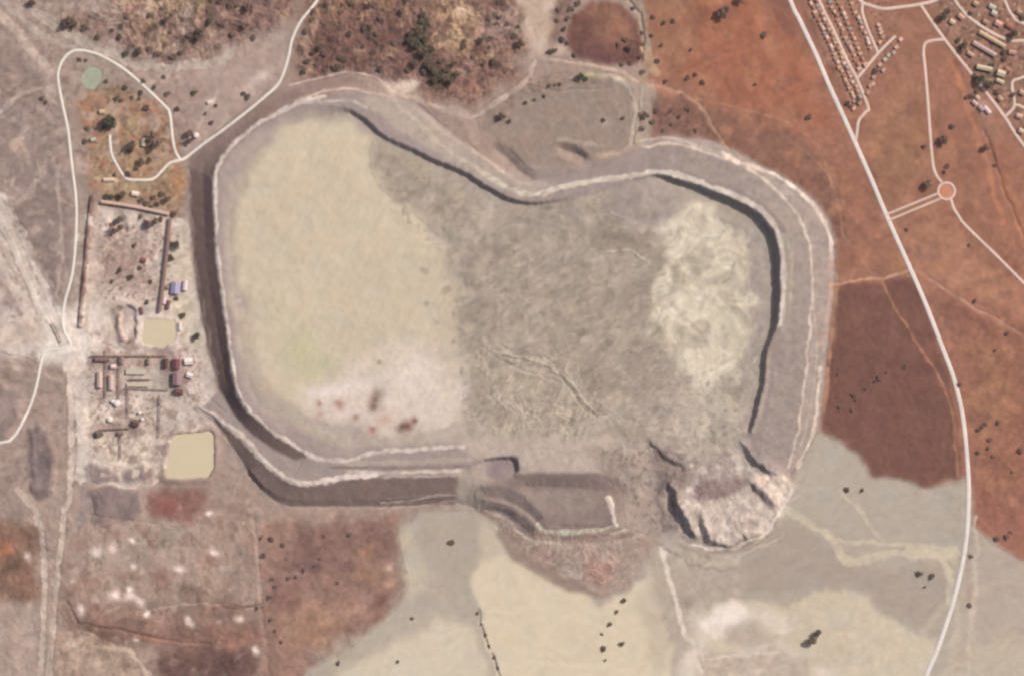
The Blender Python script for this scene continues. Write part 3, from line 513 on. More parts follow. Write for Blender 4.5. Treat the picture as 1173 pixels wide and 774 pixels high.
line([(436,576),(470,573),(500,568),(520,568)], 2.2, (206,184,164), .9); line([(436,581),(480,579),(520,574)], 2, (200,178,158), .8); line(RAMP_TOE[2:9], 3, (186,164,146), .7)
line([(340,495),(356,512),(372,522)], 2, (150,130,120), .5); line([(225,463),(250,484),(266,505)], 2, (150,132,116), .7)
fill([(527,538),(556,540),(560,556),(548,584),(520,588),(524,560)], (178,160,144), .9, 1, 2, .06); line([(545,560),(544,578)], 2, (124,106,94), .8)
fill([(250,200),(262,195),(300,165),(345,137),(395,132),(395,122),(340,128),(300,150),(262,182)], (176,158,146), .7, 1, 2)
stroke([(216,195),(219,250),(223,300),(231,350),(242,400),(252,440)], 3, (190,168,152), .6)
# tailings bed
fill(BED, (174,159,143), 1, 1, 2.5, .03)
CREAM = [(341,141),(367,137),(396,139),(413,148),(427,159),(427,187),(439,214),(460,233),(487,255),(500,270),(512,300),(518,330),(522,370),(524,410),(510,440),(480,470),(440,470),(350,470),(310,450),(285,420),(276,380),(270,340),(266,300),(268,260),(276,222),(294,195),(304,175),(328,146)]
fill(CREAM, (203,187,161), 1, 3, 3.5, .018)
fill([(262,210),(285,200),(270,240),(268,300),(275,350),(262,350),(256,290)], (182,164,150), .6, 2, 3); fill([(268,330),(285,330),(292,350),(290,380),(300,420),(330,460),(370,495),(320,480),(290,450),(275,400)], (184,166,148), .7, 2, 4, .04)
spot(276, 348, 9, (170,150,140), .8, 8); spot(275, 346, 3, (214,196,184), .8); spot(305, 405, 8, (212,194,168), .6, 5)
fill([(320,350),(360,380),(390,440),(360,450),(330,420)], (190,184,148), .75, 8, 10); fill([(290,180),(380,150),(420,200),(380,260),(290,260)], (204,186,160), .5, 8, 14)
fill([(350,450),(380,432),(420,405),(450,395),(500,390),(545,420),(540,470),(510,496),(440,500),(390,490),(352,470)], (216,199,184), .9, 7, 9, .04)
spot(380, 448, 26, (232,214,202), .9, 8, -5); spot(470, 430, 26, (224,208,192), .7, 16); spot(398, 470, 18, (222,202,190), .7, 8); spot(430, 415, 26, (210,194,172), .7, 14); stroke([(350,478),(380,488),(410,498),(440,504)], 8, (170,152,144), .7, 2, 5); stroke([(480,500),(510,492),(540,478)], 8, (176,158,146), .6, 2, 5)
for x, y, r, c in ((365,462,4,(178,128,112)),(388,462,6,(176,128,114)),(430,456,4.5,(118,88,78)),(429,464,7,(128,94,84)),(466,488,8,(128,76,66)),(460,489,5,(104,80,66)),(427,492,5,(168,110,98)),(408,478,5,(160,128,108)),(432,450,8,(150,128,112)),(435,414,3,(140,126,104)),(474,482,4,(150,84,76)),(366,476,5,(196,160,140)),(440,480,8,(200,168,150))): spot(x, y, r, c, .9)
fill([(427,187),(440,160),(500,200),(560,235),(520,260),(470,235),(440,214)], (168,152,134), .7, 3, 4, .05)
fill([(505,300),(530,310),(545,360),(548,430),(520,450),(500,420),(512,370)], (188,172,150), .6, 6, 10)
fill([(530,300),(600,260),(700,300),(745,340),(765,440),(700,470),(600,480),(545,440)], (166,150,134), .75, 6, 10, .03)
fill([(720,330),(745,325),(765,400),(768,450),(740,470),(718,440)], (160,144,130), .7, 4, 6, .04); fill([(560,380),(640,330),(700,340),(700,400),(640,420)], (176,160,142), .6, 8, 12); fill([(680,262),(720,258),(752,278),(740,290),(690,286)], (156,140,124), .75, 4, 5)
PALE_E = [(775,246),(787,240),(828,248),(846,268),(853,285),(849,301),(858,305),(852,330),(862,345),(860,370),(850,400),(838,430),(820,438),(800,440),(785,425),(776,432),(770,402),(752,380),(746,350),(745,328),(757,312),(768,290),(762,270)]
fill(PALE_E, (210,196,171), .95, 5, 3, .04); blotch(PALE_E, (172,158,140), 5, 30, 47, .8, .6); blotch([(760,250),(870,260),(870,440),(760,440)], (214,202,176), 4, 20, 48, 1.0, .7)
fill([(855,255),(880,290),(882,360),(868,400),(856,350),(858,300),(840,262)], (170,154,144), .8, 2, 3, .07)
fill([(775,435),(850,430),(862,400),(868,430),(855,490),(846,520),(770,520),(745,500),(750,460)], (178,162,148), .8, 4, 5, .06); fill([(785,420),(845,410),(848,450),(838,490),(815,510),(795,480)], (196,182,162), .8, 6, 9); fill([(752,250),(790,230),(835,240),(862,280),(866,350),(858,420),(800,450),(752,400),(738,340)], (190,176,156), .35, 6, 9)
fill(PALE_E, (214,201,177), .75, 5, 3); fill([(800,440),(845,440),(840,510),(800,520)], (184,170,152), .6, 5, 6)
fill([(545,400),(600,400),(650,430),(680,470),(660,500),(560,500),(540,450)], (178,162,144), .7, 4, 6, .05)
stroke([(570,406),(600,408),(630,418),(652,438),(682,474)], 3, (194,178,158), .6, 1.5, 3); stroke([(575,415),(612,425),(640,440)], 4, (162,146,130), .5, 2, 3); stroke([(640,430),(660,452),(672,466)], 5, (158,142,128), .5, 2, 3)
stroke([(427,165),(424,185),(432,210),(448,225),(480,250),(500,268)], 2, (160,144,126), .6, 1, 2); stroke([(690,290),(715,286),(742,300)], 3, (200,186,166), .7, 1, 2); spot(692, 294, 6, (196,180,162), .7, 4); spot(708, 247, 7, (196,180,162), .7, 3, -10)
blotch([(520,220),(760,220),(760,500),(540,500)], (190,174,156), 6, 40, 49, .6, .45, ax=.35, rot=62); blotch([(430,180),(770,230),(770,500),(540,500),(500,260)], (154,138,124), 5, 40, 50, .7, .45, ax=.35, rot=62)
blotch([(760,430),(860,430),(850,520),(745,510)], (150,134,124), 3, 16, 51, .8, .6)
fill([(530,500),(690,500),(745,505),(742,522),(690,540),(600,540),(597,520),(540,525)], (190,172,156), .8, 2, 3, .05); stroke([(600,503),(640,518),(700,514)], 3, (160,142,130), .4, 2); fill([(660,512),(740,508),(752,530),(745,600),(718,606),(712,560),(690,540)], (170,152,138), .8, 2, 3, .08)
stroke([(746,262),(752,290),(745,320),(738,345),(748,372),(762,398),(768,440),(756,470)], 12, (158,141,127), .55, 3, 8)
fill([(700,205),(745,207),(790,232),(770,262),(730,260),(700,240)], (164,148,140), .6, 3, 6); fill([(560,228),(620,240),(700,222),(720,250),(680,262),(620,262),(570,255)], (166,150,136), .5, 4, 6)
stroke([(864,300),(866,340),(868,380),(862,410)], 8, (160,144,138), .6, 2, 4); stroke([(830,250),(852,262),(858,280)], 4, (150,134,128), .6, 2, 3); stroke([(842,300),(836,318),(828,326)], 2.5, (150,136,120), .7, 1, 2)
stroke([(855,400),(850,440),(846,470),(852,500)], 5, (152,136,128), .5, 2, 4); stroke([(735,300),(760,285),(775,262)], 4, (158,142,128), .5, 2, 3)
blotch([(540,395),(690,420),(690,500),(545,500)], (150,134,116), 4, 24, 98, .6, .5, ax=.4, rot=25); blotch([(540,395),(690,420),(690,500),(545,500)], (196,180,160), 4, 24, 99, .8, .5, ax=.4, rot=25)
blotch(MID, (154,138,124), 18, 90, 101, .5, .4, 2, 5); blotch(MID, (198,180,160), 14, 90, 102, .7, .3, 2, 3, ax=.6, rot=40)
blotch([(430,190),(560,235),(760,230),(760,500),(540,500)], (144,128,114), 6, 40, 103, 1.1, .5)
for p in ([(590,250),(612,262),(625,280),(618,300)], [(520,250),(545,262),(560,285),(556,305)], [(690,262),(712,256),(738,266),(756,285)], [(640,300),(665,318),(672,345)], [(500,215),(530,238),(548,246)], [(545,330),(560,350),(558,380)]): stroke(p, 7, (154,138,124), .45, 3, 5)
for p in ([(575,268),(600,285),(606,310)], [(655,252),(690,246),(720,250),(740,262)], [(640,250),(655,275),(650,300)], [(605,420),(622,432),(618,448)], [(632,425),(645,440),(640,455)], [(580,450),(620,455),(650,470)]): stroke(p, 4, (194,178,158), .5, 2, 4)
# hole, south cell, terraces
fill([(556,528),(592,526),(594,542),(570,552),(556,545)], (152,132,128), .9, 1, 1.5); spot(568, 537, 6, (140,118,124), .7); fill([(584,545),(600,540),(600,552),(588,560)], (196,180,154), .8, 1, 1.5)
fill([(553,555),(590,544),(686,542),(706,566),(712,602),(660,606),(620,606),(604,616),(578,592),(550,584)], (146,127,119), .95, .8, 1.5, .05)
fill([(600,556),(690,558),(696,580),(640,588),(610,575)], (152,135,123), .7, 3, 4); fill([(610,590),(690,600),(660,608),(622,604)], (150,128,120), .8, 1, 2); fill([(575,552),(592,543),(688,541),(716,552),(724,568),(704,566),(690,560),(600,562)], (138,117,111), .8, 1.5, 2)
line([(697,570),(700,580),(705,601)], 5.5, (228,210,192), .95); line([(617,600),(622,606),(640,609),(680,608),(702,602)], 5, (202,190,168), .9); line([(640,612),(668,611)], 4, (190,196,166), .6); line([(617,620),(660,624),(700,622),(735,614)], 3.5, (206,190,170), .8); line([(700,612),(728,605)], 3, (208,190,170), .8)
line([(646,616),(664,618),(680,617)], 5, (156,124,118), .8); line([(706,618),(724,610)], 4, (136,120,106), .7); line([(555,576),(580,581),(604,594),(616,606)], 3, (184,166,150), .7); line([(556,584),(580,595),(600,614),(615,622)], 4, (196,178,160), .8)
fill([(616,624),(735,616),(742,636),(722,668),(690,686),(640,658),(600,634),(596,618)], (172,150,136), .9, 1.5, 2, .09)
fill([(575,606),(590,628),(640,655),(690,685),(672,684),(625,664),(584,640),(568,612)], (150,124,112), .8, 1, 2); fill([(665,645),(700,640),(708,660),(690,675),(672,665)], (178,138,124), .8, 2, 3); fill([(640,648),(668,646),(666,660),(645,660)], (196,176,160), .7, 1.5, 2); spot(622, 636, 12, (166,130,118), .7, 5, 25)
line([(615,596),(640,600),(690,602)], 3, (132,110,104), .5)
fill([(716,566),(752,530),(765,560),(768,600),(752,625),(735,615),(718,606)], (172,152,138), .8, 2, 3, .06)
fill(BREACH, (176,159,147), .9, 1.5, 2, .12); fill([(790,575),(850,562),(890,580),(886,604),(822,626),(800,610)], (200,182,167), .85, 2, 2.5, .1); fill([(798,553),(820,550),(856,552),(840,562),(806,574),(798,572)], (158,128,120), .9, 1, 1.5)
fill([(858,540),(905,545),(912,555),(895,590),(870,560)], (214,194,176), .8, 2, 2, .1); spot(872, 549, 6, (224,170,150), .7, 3); fill([(765,545),(785,540),(792,560),(775,560)], (166,148,134), .8, 1.5, 2)
blotch(BREACH, (160,142,128), 6, 30, 52, .8, .4); blotch(BREACH, (214,196,180), 6, 30, 53, .9, .4)
stroke([(795,625),(820,630),(850,624),(880,606),(900,580),(908,560)], 4, (232,216,200), .8, 1.5)
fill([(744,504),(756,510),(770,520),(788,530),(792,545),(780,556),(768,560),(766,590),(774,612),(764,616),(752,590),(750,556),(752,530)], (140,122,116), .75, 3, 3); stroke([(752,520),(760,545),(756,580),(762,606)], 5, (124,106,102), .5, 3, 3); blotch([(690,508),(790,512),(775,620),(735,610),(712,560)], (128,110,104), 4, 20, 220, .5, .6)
fill([(798,553),(820,549),(858,552),(842,562),(806,575),(797,570)], (150,126,121), .85, 1, 1.5)  # brown wedge, the half shade of its face mixed into the colour
for p in ([(760,628),(778,638),(800,648),(840,652)], [(780,624),(800,636),(824,640)], [(742,600),(752,620),(768,632)]): stroke(p, 2.5, (150,134,120), .6, 1.5, 2)
for p in ([(765,622),(785,634),(812,644),(850,640)], [(820,640),(870,630),(900,612)], [(890,600),(908,580),(920,560)]): stroke(p, 4, (202,186,166), .6, 2, 3)
fill([(742,505),(752,512),(775,530),(790,545),(784,560),(768,548),(752,530)], (148,128,116), .7, 2, 3); fill([(690,512),(712,520),(720,540),(700,545),(684,528)], (150,132,120), .6, 3, 4)
fill([(835,520),(856,500),(866,520),(862,538),(840,540)], (196,180,164), .7, 2, 3)
# tracks in the red country and the north
for pts, w, col, k in (([(950,327),(975,323),(1000,318),(1015,318),(1040,310)], 3.5, (204,158,130), .85), ([(1055,312),(1075,325),(1110,348),(1140,365),(1190,395)], 3.2, (186,142,122), .75),
    ([(1010,320),(1022,345),(1035,368),(1052,395),(1075,430),(1088,460),(1094,500),(1098,545)], 3, (178,126,98), .8), ([(735,94),(760,100),(790,112),(808,130),(822,155),(834,172)], 3.5, (184,146,122), .8),
    ([(790,112),(850,125),(900,140),(935,165),(950,200),(962,240),(966,270)], 2.5, (182,132,104), .7), ([(620,66),(650,71),(690,77),(715,83),(730,94)], 3.5, (204,176,158), .85), ([(966,270),(990,300),(1000,318)], 2, (180,130,104), .5),
    ([(604,20),(612,45),(618,62)], 5, (210,186,166), .6), ([(925,175),(945,195),(955,225)], 2, (180,136,110), .5), ([(1085,62),(1096,80),(1105,110),(1114,140),(1124,170),(1136,210),(1150,255)], 6, (190,126,92), .75),
    ([(1095,70),(1110,100),(1128,150),(1142,190),(1160,235),(1178,270)], 5, (138,94,78), .6), ([(1150,200),(1165,240),(1180,300)], 10, (182,124,90), .6), ([(372,-40),(362,30),(350,60),(342,72)], 4, (176,138,120), .7), ([(330,10),(327,25)], 3, (190,150,130), .6)):
    stroke(pts, w, col, k, .6)
spot(620, 50, 8, (214,190,172), .8); spot(641, 57, 6, (208,180,160), .8); spot(629, 6, 6, (214,190,174), .8)
S, d, t = dist(ring_pts, 12)
m = (np.hypot(X - RB[0], Y - RB[1]) < RB[2] - .5)[..., None]; C = np.where(m, A(198,134,102), C)
# town ground
TOWN = [(1060,-BIG),(BIG,-BIG),(BIG,200),(1240,250),(1173,164),(1128,100),(1085,46),(1062,14)]
fill(TOWN, (152,116,98), .8, 2, 3, .1); blotch([(1060,-60),(1240,-60),(1240,240),(1173,160),(1085,46)], (112,84,74), 3, 14, 54, .6, .7); blotch([(1060,-60),(1240,-60),(1240,240),(1173,160),(1085,46)], (196,160,136), 3, 10, 55, 1.0, .7)
spot(1140, 88, 24, (120,104,84), .6, 10, 30); fill([(1105,95),(1150,150),(1140,165),(1120,140),(1108,115)], (160,120,100), .7, 2, 3); spot(1128, 122, 14, (196,164,150), .6, 6, 45)
ESTATE = [(915,-60),(1010,-60),(1030,20),(1032,50),(1010,75),(998,110),(990,128),(974,128),(955,90),(925,20)]
fill(ESTATE, (160,116,98), .7, 2, 3, .08); blotch(ESTATE, (118,84,76), 2.5, 8, 56, .7, .7, 2, 2); stroke([(912,-10),(930,30),(950,75),(968,115)], 7, (136,98,82), .7, 1, 3)
fill([(1015,12),(1050,10),(1075,48),(1056,60),(1058,110),(1020,110),(1030,60)], (160,116,94), .6, 3, 5)
# overall mottling
def modulate(pts, f, k, warp=3, soft=5):
    S, m = poly(pts, warp, soft); C[S] *= (1 + k * f[S] * m)[..., None]
fill([(700,206),(740,208),(765,236),(752,262),(735,258),(705,246)], (160,144,136), .5, 3, 5); fill([(664,258),(700,262),(736,276),(744,292),(724,288),(690,282),(668,276)], (150,135,120), .6, 3, 4)
modulate(MID, np.clip(SW1, -2, 2), .06); modulate(MID, RG2 - .4, .04); modulate(MID, RG1 - .4, .05); modulate(MID, np.clip(SW2, -2, 2), .035)
modulate(CREAM, np.clip(SW1, -2, 2), .022); modulate(PALE_E, RG1 - .4, -.07); modulate(PALE_E, np.clip(SW2, -2, 2), .04)
modulate([(690,505),(760,500),(850,505),(905,550),(890,605),(820,632),(785,622),(765,600),(740,600),(712,560)], RG2 - .4, .08); modulate([(553,590),(740,612),(740,640),(690,684),(590,636)], RG2 - .4, .25)
SPILL_N = [(345,560),(1173,490),(1400,700),(1300,900),(345,900)]
_m = np.zeros((NY, NX)); S, m = poly(SPILL, 1, 1); _m[S] = m
C *= (1 + _m * (.022 * np.clip(SW3, -2, 2) + .03 * (RG1 - .4)))[..., None]
for P_ in (SCRUB_W, SCRUB_N): modulate(P_, np.clip(SW1, -2, 2), .11, 8, 8); modulate(P_, RG2 - .4, .16, 8, 8)
modulate([(-60,-60),(240,-60),(215,190),(230,400),(250,560),(-60,560)], np.clip(SW1, -2, 2), .07, 5, 8); modulate([(-60,-60),(240,-60),(215,190),(230,400),(250,560),(-60,560)], RG2 - .4, .14, 5, 8)
modulate([(-60,580),(300,580),(460,585),(460,700),(350,780),(-60,900)], np.clip(SW1, -2, 2), .09, 5, 8); modulate([(-60,580),(300,580),(460,585),(460,700),(350,780),(-60,900)], RG2 - .4, .1, 5, 8)
modulate([(740,-60),(1300,-60),(1300,640),(1110,600),(940,500),(955,290),(850,180),(740,100)], np.clip(SW1, -2, 2), .06, 3, 8); modulate([(740,-60),(1300,-60),(1300,640),(1110,600),(940,500),(955,290),(850,180),(740,100)], RG2 - .4, .08, 3, 6)
modulate(SPOIL_N, RG2 - .4, .12); modulate(DISC, np.clip(SW1, -2, 2), .1)
n_m2 = noise(7, 30, .6, 77); n_m3 = noise(4, 12, .5, 78)
C *= (1 + np.clip(n_m3, -2.5, 2.5) * mott * .55 + np.clip(n_m2, -2.5, 2.5) * mott * .8 + np.clip(n_fine2, -2, 2) * mott * .2 + n_big * .012)[..., None]
C[..., 0] *= 1 + n_mid * .008; C[..., 2] *= 1 - n_mid * .01
_f = smooth(np.maximum(np.maximum(-70 - X, X - 1243), np.maximum(-70 - Y, Y - 844)) / 500)[..., None]
_e = smooth((X - 300) / 1400 - (Y - 387) / 2600)[..., None]
C = C * (1 - _f * .75) + (A(162,138,122) * (1 - _e) + A(160,116,96) * _e) * _f * .75
g_ = C.mean(2, keepdims=True); C = C * .93 + g_ * .07
C = np.clip(C, .012, .85)

# ================================================================== LAND MESHES
def nodemat(name):
    m = bpy.data.materials.new(name); m.use_nodes = True
    n = m.node_tree.nodes; b = n["Principled BSDF"]; b.inputs["Roughness"].default_value = .95
    b.inputs["Specular IOR Level"].default_value = .12
    return m, n, m.node_tree.links, b
def earth_mat(name, grain=.05, scale=.12, bump=.12):
    m, n, l, b = nodemat(name)
    at = n.new("ShaderNodeAttribute"); at.attribute_name = "soil"
    tc = n.new("ShaderNodeTexCoord"); no = n.new("ShaderNodeTexNoise"); no.inputs["Scale"].default_value = scale; no.inputs["Detail"].default_value = 6; no.inputs["Roughness"].default_value = .65
    l.new(tc.outputs["Object"], no.inputs["Vector"])
    mr = n.new("ShaderNodeMapRange"); mr.inputs[1].default_value = .25; mr.inputs[2].default_value = .75; mr.inputs[3].default_value = 1 - grain; mr.inputs[4].default_value = 1 + grain
    l.new(no.outputs["Fac"], mr.inputs[0])
    mx = n.new("ShaderNodeVectorMath"); mx.operation = 'SCALE'; l.new(at.outputs["Color"], mx.inputs[0]); l.new(mr.outputs[0], mx.inputs["Scale"])
    l.new(mx.outputs[0], b.inputs["Base Color"])
    bp = n.new("ShaderNodeBump"); bp.inputs["Strength"].default_value = bump; bp.inputs["Distance"].default_value = 1.0
    l.new(no.outputs["Fac"], bp.inputs["Height"]); l.new(bp.outputs[0], b.inputs["Normal"])
    return m
MAT_EARTH = earth_mat("dry_earth"); MAT_MUD = earth_mat("dried_tailings", .025, .1, .08); MAT_ROCK = earth_mat("waste_rock", .06, .2, .2)
VX = (X - CX) * M; VY = (CY - Y) * M
def land(name, cellmask, mat, zoff=None, label=None, cat=None, kind=None, group=None):
    Zz = Z if zoff is None else Z + zoff
    idx = np.full((NY, NX), -1, np.int64); jj, ii = np.nonzero(cellmask)
    use = np.zeros((NY, NX), bool)
    for a in (0, 1):
        for b in (0, 1): use[jj + a, ii + b] = True
    idx[use] = np.arange(use.sum())
    co = np.stack([VX[use], VY[use], Zz[use]], 1).astype(np.float32)
    q = np.stack([idx[jj + 1, ii], idx[jj + 1, ii + 1], idx[jj, ii + 1], idx[jj, ii]], 1).astype(np.int32)
    me = bpy.data.meshes.new(name); me.vertices.add(len(co)); me.vertices.foreach_set("co", co.ravel())
    me.loops.add(q.size); me.loops.foreach_set("vertex_index", q.ravel())
    me.polygons.add(len(q)); me.polygons.foreach_set("loop_start", np.arange(0, q.size, 4, dtype=np.int32))
    try: me.polygons.foreach_set("loop_total", np.full(len(q), 4, np.int32))
    except Exception: pass
    me.update(calc_edges=True)
    me.polygons.foreach_set("use_smooth", np.ones(len(q), bool))
    ca = me.attributes.new("soil", 'FLOAT_COLOR', 'POINT')
    ca.data.foreach_set("color", np.concatenate([C[use], np.ones((len(co), 1))], 1).astype(np.float32).ravel())
    me.materials.append(mat)
    o = bpy.data.objects.new(name, me); COL.objects.link(o); tag(o, label, cat, group, kind); return o
def tag(o, label=None, cat=None, group=None, kind=None):
    if label: o["label"] = label
    if cat: o["category"] = cat
    if group: o["group"] = group
    if kind: o["kind"] = kind
def cells(*polys):
    m = np.zeros((NY, NX), bool)
    for p in polys:
        S, k = poly(p, 0, 0); m[S] |= k > .5
    return m[:-1, :-1]
taken = np.zeros((NY - 1, NX - 1), bool)
def claim(mask):
    global taken
    mask = mask & ~taken; taken = taken | mask; return mask
m_bed = claim(cells(BED)); m_block = claim(cells(BREACH)); m_cell = claim(cells(CELL) ); m_dam = claim(cells(DAM_POLY))
m_spoil = claim(cells(SPOIL_N)); m_heaps = [claim(cells(p)) for p, h in HEAPS]; m_spill = claim(cells(SPILL))
TRACKS = [([(460,108),(490,118),(520,130),(545,133),(566,120),(590,104),(604,90),(614,70)],2.5),([(620,66),(650,71),(690,77),(715,83),(730,94),(760,100),(790,112),(808,130),(822,155),(834,172)],2),
          ([(950,327),(975,323),(1000,318),(1015,318),(1040,310)],2),([(1055,312),(1075,325),(1110,348),(1140,365),(1190,395)],2),([(80,440),(82,500),(80,560),(72,600),(64,680),(54,790)],3),
          ([(20,560),(42,590),(50,640),(50,700),(46,790)],3),([(284,575),(292,610),(296,650),(300,700),(310,790)],2),([(-40,180),(0,234),(28,300),(52,352),(74,392)],4),([(40,15),(95,48),(130,62),(165,76),(240,73)],3.5)]
m_track = np.zeros_like(taken)
for p, w in TRACKS:
    S, d, t = dist([tuple(c) for c in curve(p, 5)], 8, .6); k = np.zeros((NY, NX), bool); k[S] = d < w; m_track |= k[:-1, :-1]
m_track = claim(m_track)
# the ground is one sheet; where something is heaped on it, it carries on underneath
und = np.zeros((NY, NX), bool); t4 = np.pad(taken, 1)
und = t4[:-1, :-1] & t4[1:, :-1] & t4[:-1, 1:] & t4[1:, 1:]
zo = np.where(und, -2.5, 0.0)
m_dam2 = np.zeros((NY, NX)); S, k = poly(DAM_POLY, 0, 0); m_dam2[S] = k
land("ground", np.ones_like(taken), MAT_EARTH, zo, kind="structure")
land("tailings_bed", m_bed, MAT_MUD, kind="structure")
land("mud_plain", m_spill, MAT_MUD, kind="structure")
land("dirt_track", m_track, MAT_EARTH, kind="structure")
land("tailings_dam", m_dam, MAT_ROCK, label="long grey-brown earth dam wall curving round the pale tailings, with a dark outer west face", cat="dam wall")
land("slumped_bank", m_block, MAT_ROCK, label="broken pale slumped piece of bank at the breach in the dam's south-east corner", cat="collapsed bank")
land("settling_cell", m_cell, MAT_ROCK, label="low brown banked cell with terraces at the foot of the dam's south wall", cat="earth bank")
land("spoil_heap", m_spoil, MAT_ROCK, label="broad flat-topped grey-brown spoil heap against the north side of the dam", cat="spoil heap")
for k, lb in zip(m_heaps, ("long dark purple-grey heap west of the plant yard beside the vertical dirt track", "dark dome-shaped heap directly below the plant yard, left of the thin pale divide",
        "small mottled grey heap directly below the plant yard, right of the thin pale divide", "wide purple-grey heap south of the curved pale track below the plant yard")):
    land("waste_heap", k, MAT_ROCK, label=lb, cat="waste heap", group="dark waste heaps round the plant")

# ------------------------------------------------------------------ water
def plain(name, col, rough=.9, var=.12, scale=.3, spec=.15):
    m, n, l, b = nodemat(name)
    no = n.new("ShaderNodeTexNoise"); tc = n.new("ShaderNodeTexCoord"); no.inputs["Scale"].default_value = scale; no.inputs["Detail"].default_value = 5
    l.new(tc.outputs["Object"], no.inputs["Vector"]); cr = n.new("ShaderNodeValToRGB"); col = np.asarray(col)
    cr.color_ramp.elements[0].position = .3; cr.color_ramp.elements[1].position = .7
    cr.color_ramp.elements[0].color = (*np.clip(col * (1 - var), 0, 1), 1); cr.color_ramp.elements[1].color = (*np.clip(col * (1 + var), 0, 1), 1)
    l.new(no.outputs["Fac"], cr.inputs[0]); l.new(cr.outputs[0], b.inputs["Base Color"]); b.inputs["Roughness"].default_value = rough; b.inputs["Specular IOR Level"].default_value = spec
    return m
def mesh(name, verts, faces, mat, parent=None, smooth_=False):
    me = bpy.data.meshes.new(name); me.from_pydata(verts, [], faces); me.update()
    if smooth_: me.polygons.foreach_set("use_smooth", np.ones(len(faces), bool))
    me.materials.append(mat); o = bpy.data.objects.new(name, me); COL.objects.link(o)
    if parent is not None: o.parent = parent
    return o
def water(pts, z, mat, label):
    P = curve(pts, 1.5, True)[:-1]; c = P.mean(0)
    P = c + (P - c) * 1.04
    v = [(WX(c[0]), WY(c[1]), z)] + [(WX(p[0]), WY(p[1]), z) for p in P]; n = len(P)
    o = mesh("pond_water", v, [(0, 1 + (k + 1) % n, 1 + k) for k in range(n)], mat); tag(o, label, None, None, "structure")
WAT = plain("silty_water", A(206,192,156), .35, .03, .02, .3); WAT2 = plain("green_water", A(166,170,146), .35, .08, .05, .3)
WAT3 = plain("cream_water", A(208,192,162), .5, .02, .02, .2)
water(POND_BIG, 1.0, WAT3, "large cream rectangular pond with a brown bank beside the dam's west corner"); water(POND_MID, 1.7, WAT3, "cream rectangular pond in the middle of the plant yard")
water(POND_SMALL, 2.8, WAT2, "small pale green pond inside the road loop")

# ------------------------------------------------------------------ roads
ROADM = {"pale": plain("pale_road_surface", A(222,212,202), .9, .08, .03), "pink": plain("pinkish_road_surface", A(216,192,176), .9, .09, .03), "white": plain("white_gravel_road", A(228,218,204), .9, .08, .03)}
def ribbon(name, pts, w, mat, closed=False, lift=.25):
    P = curve(pts, 1.0, False); n = len(P); T = np.gradient(P, axis=0); T /= np.hypot(T[:, 0], T[:, 1])[:, None] + 1e-9
    N = np.stack([-T[:, 1], T[:, 0]], 1); K = 5; v = []; f = []
    for i in range(n):
        for k in range(K):
            q = P[i] + N[i] * w * (k / (K - 1) - .5); v.append((WX(q[0]), WY(q[1]), H(*q) + lift + .12 * (1 - abs(k - 2) / 2)))
        for s in (-1, 1):
            q = P[i] + N[i] * s * (w * .5 + .25); v.append((WX(q[0]), WY(q[1]), H(*q) - .6))
    R = K + 2
    for i in range(n - 1):
        a, b = i * R, (i + 1) * R
        for k in range(K - 1): f.append((a + k, a + k + 1, b + k + 1, b + k))
        f.append((a + 5, a, b, b + 5)); f.append((a + 4, a + 6, b + 6, b + 4))
    o = mesh(name, v, f, mat, smooth_=True); tag(o, None, None, None, "structure"); return o
for q, (nm, mt_, w, p) in enumerate(ROADS): ribbon(nm, p, w, ROADM[mt_], lift=.25 + .012 * q)
ribbon("roundabout", [(RB[0] + RB[2] * math.cos(a), RB[1] + RB[2] * math.sin(a)) for a in np.linspace(0, 2 * math.pi, 41)], 2.4, ROADM["pink"], lift=.5)

# ------------------------------------------------------------------ ordinals for labels
_o = "first second third fourth fifth sixth seventh eighth ninth tenth eleventh twelfth thirteenth fourteenth fifteenth sixteenth seventeenth eighteenth nineteenth".split()
_t = {2: "twenty", 3: "thirty", 4: "forty", 5: "fifty", 6: "sixty", 7: "seventy"}
def ordw(n):
    if n < 20: return _o[n - 1]
    return {2: "twentieth", 3: "thirtieth", 4: "fortieth", 5: "fiftieth", 6: "sixtieth", 7: "seventieth"}[n // 10] if n % 10 == 0 else _t[n // 10] + "-" + _o[n % 10 - 1]

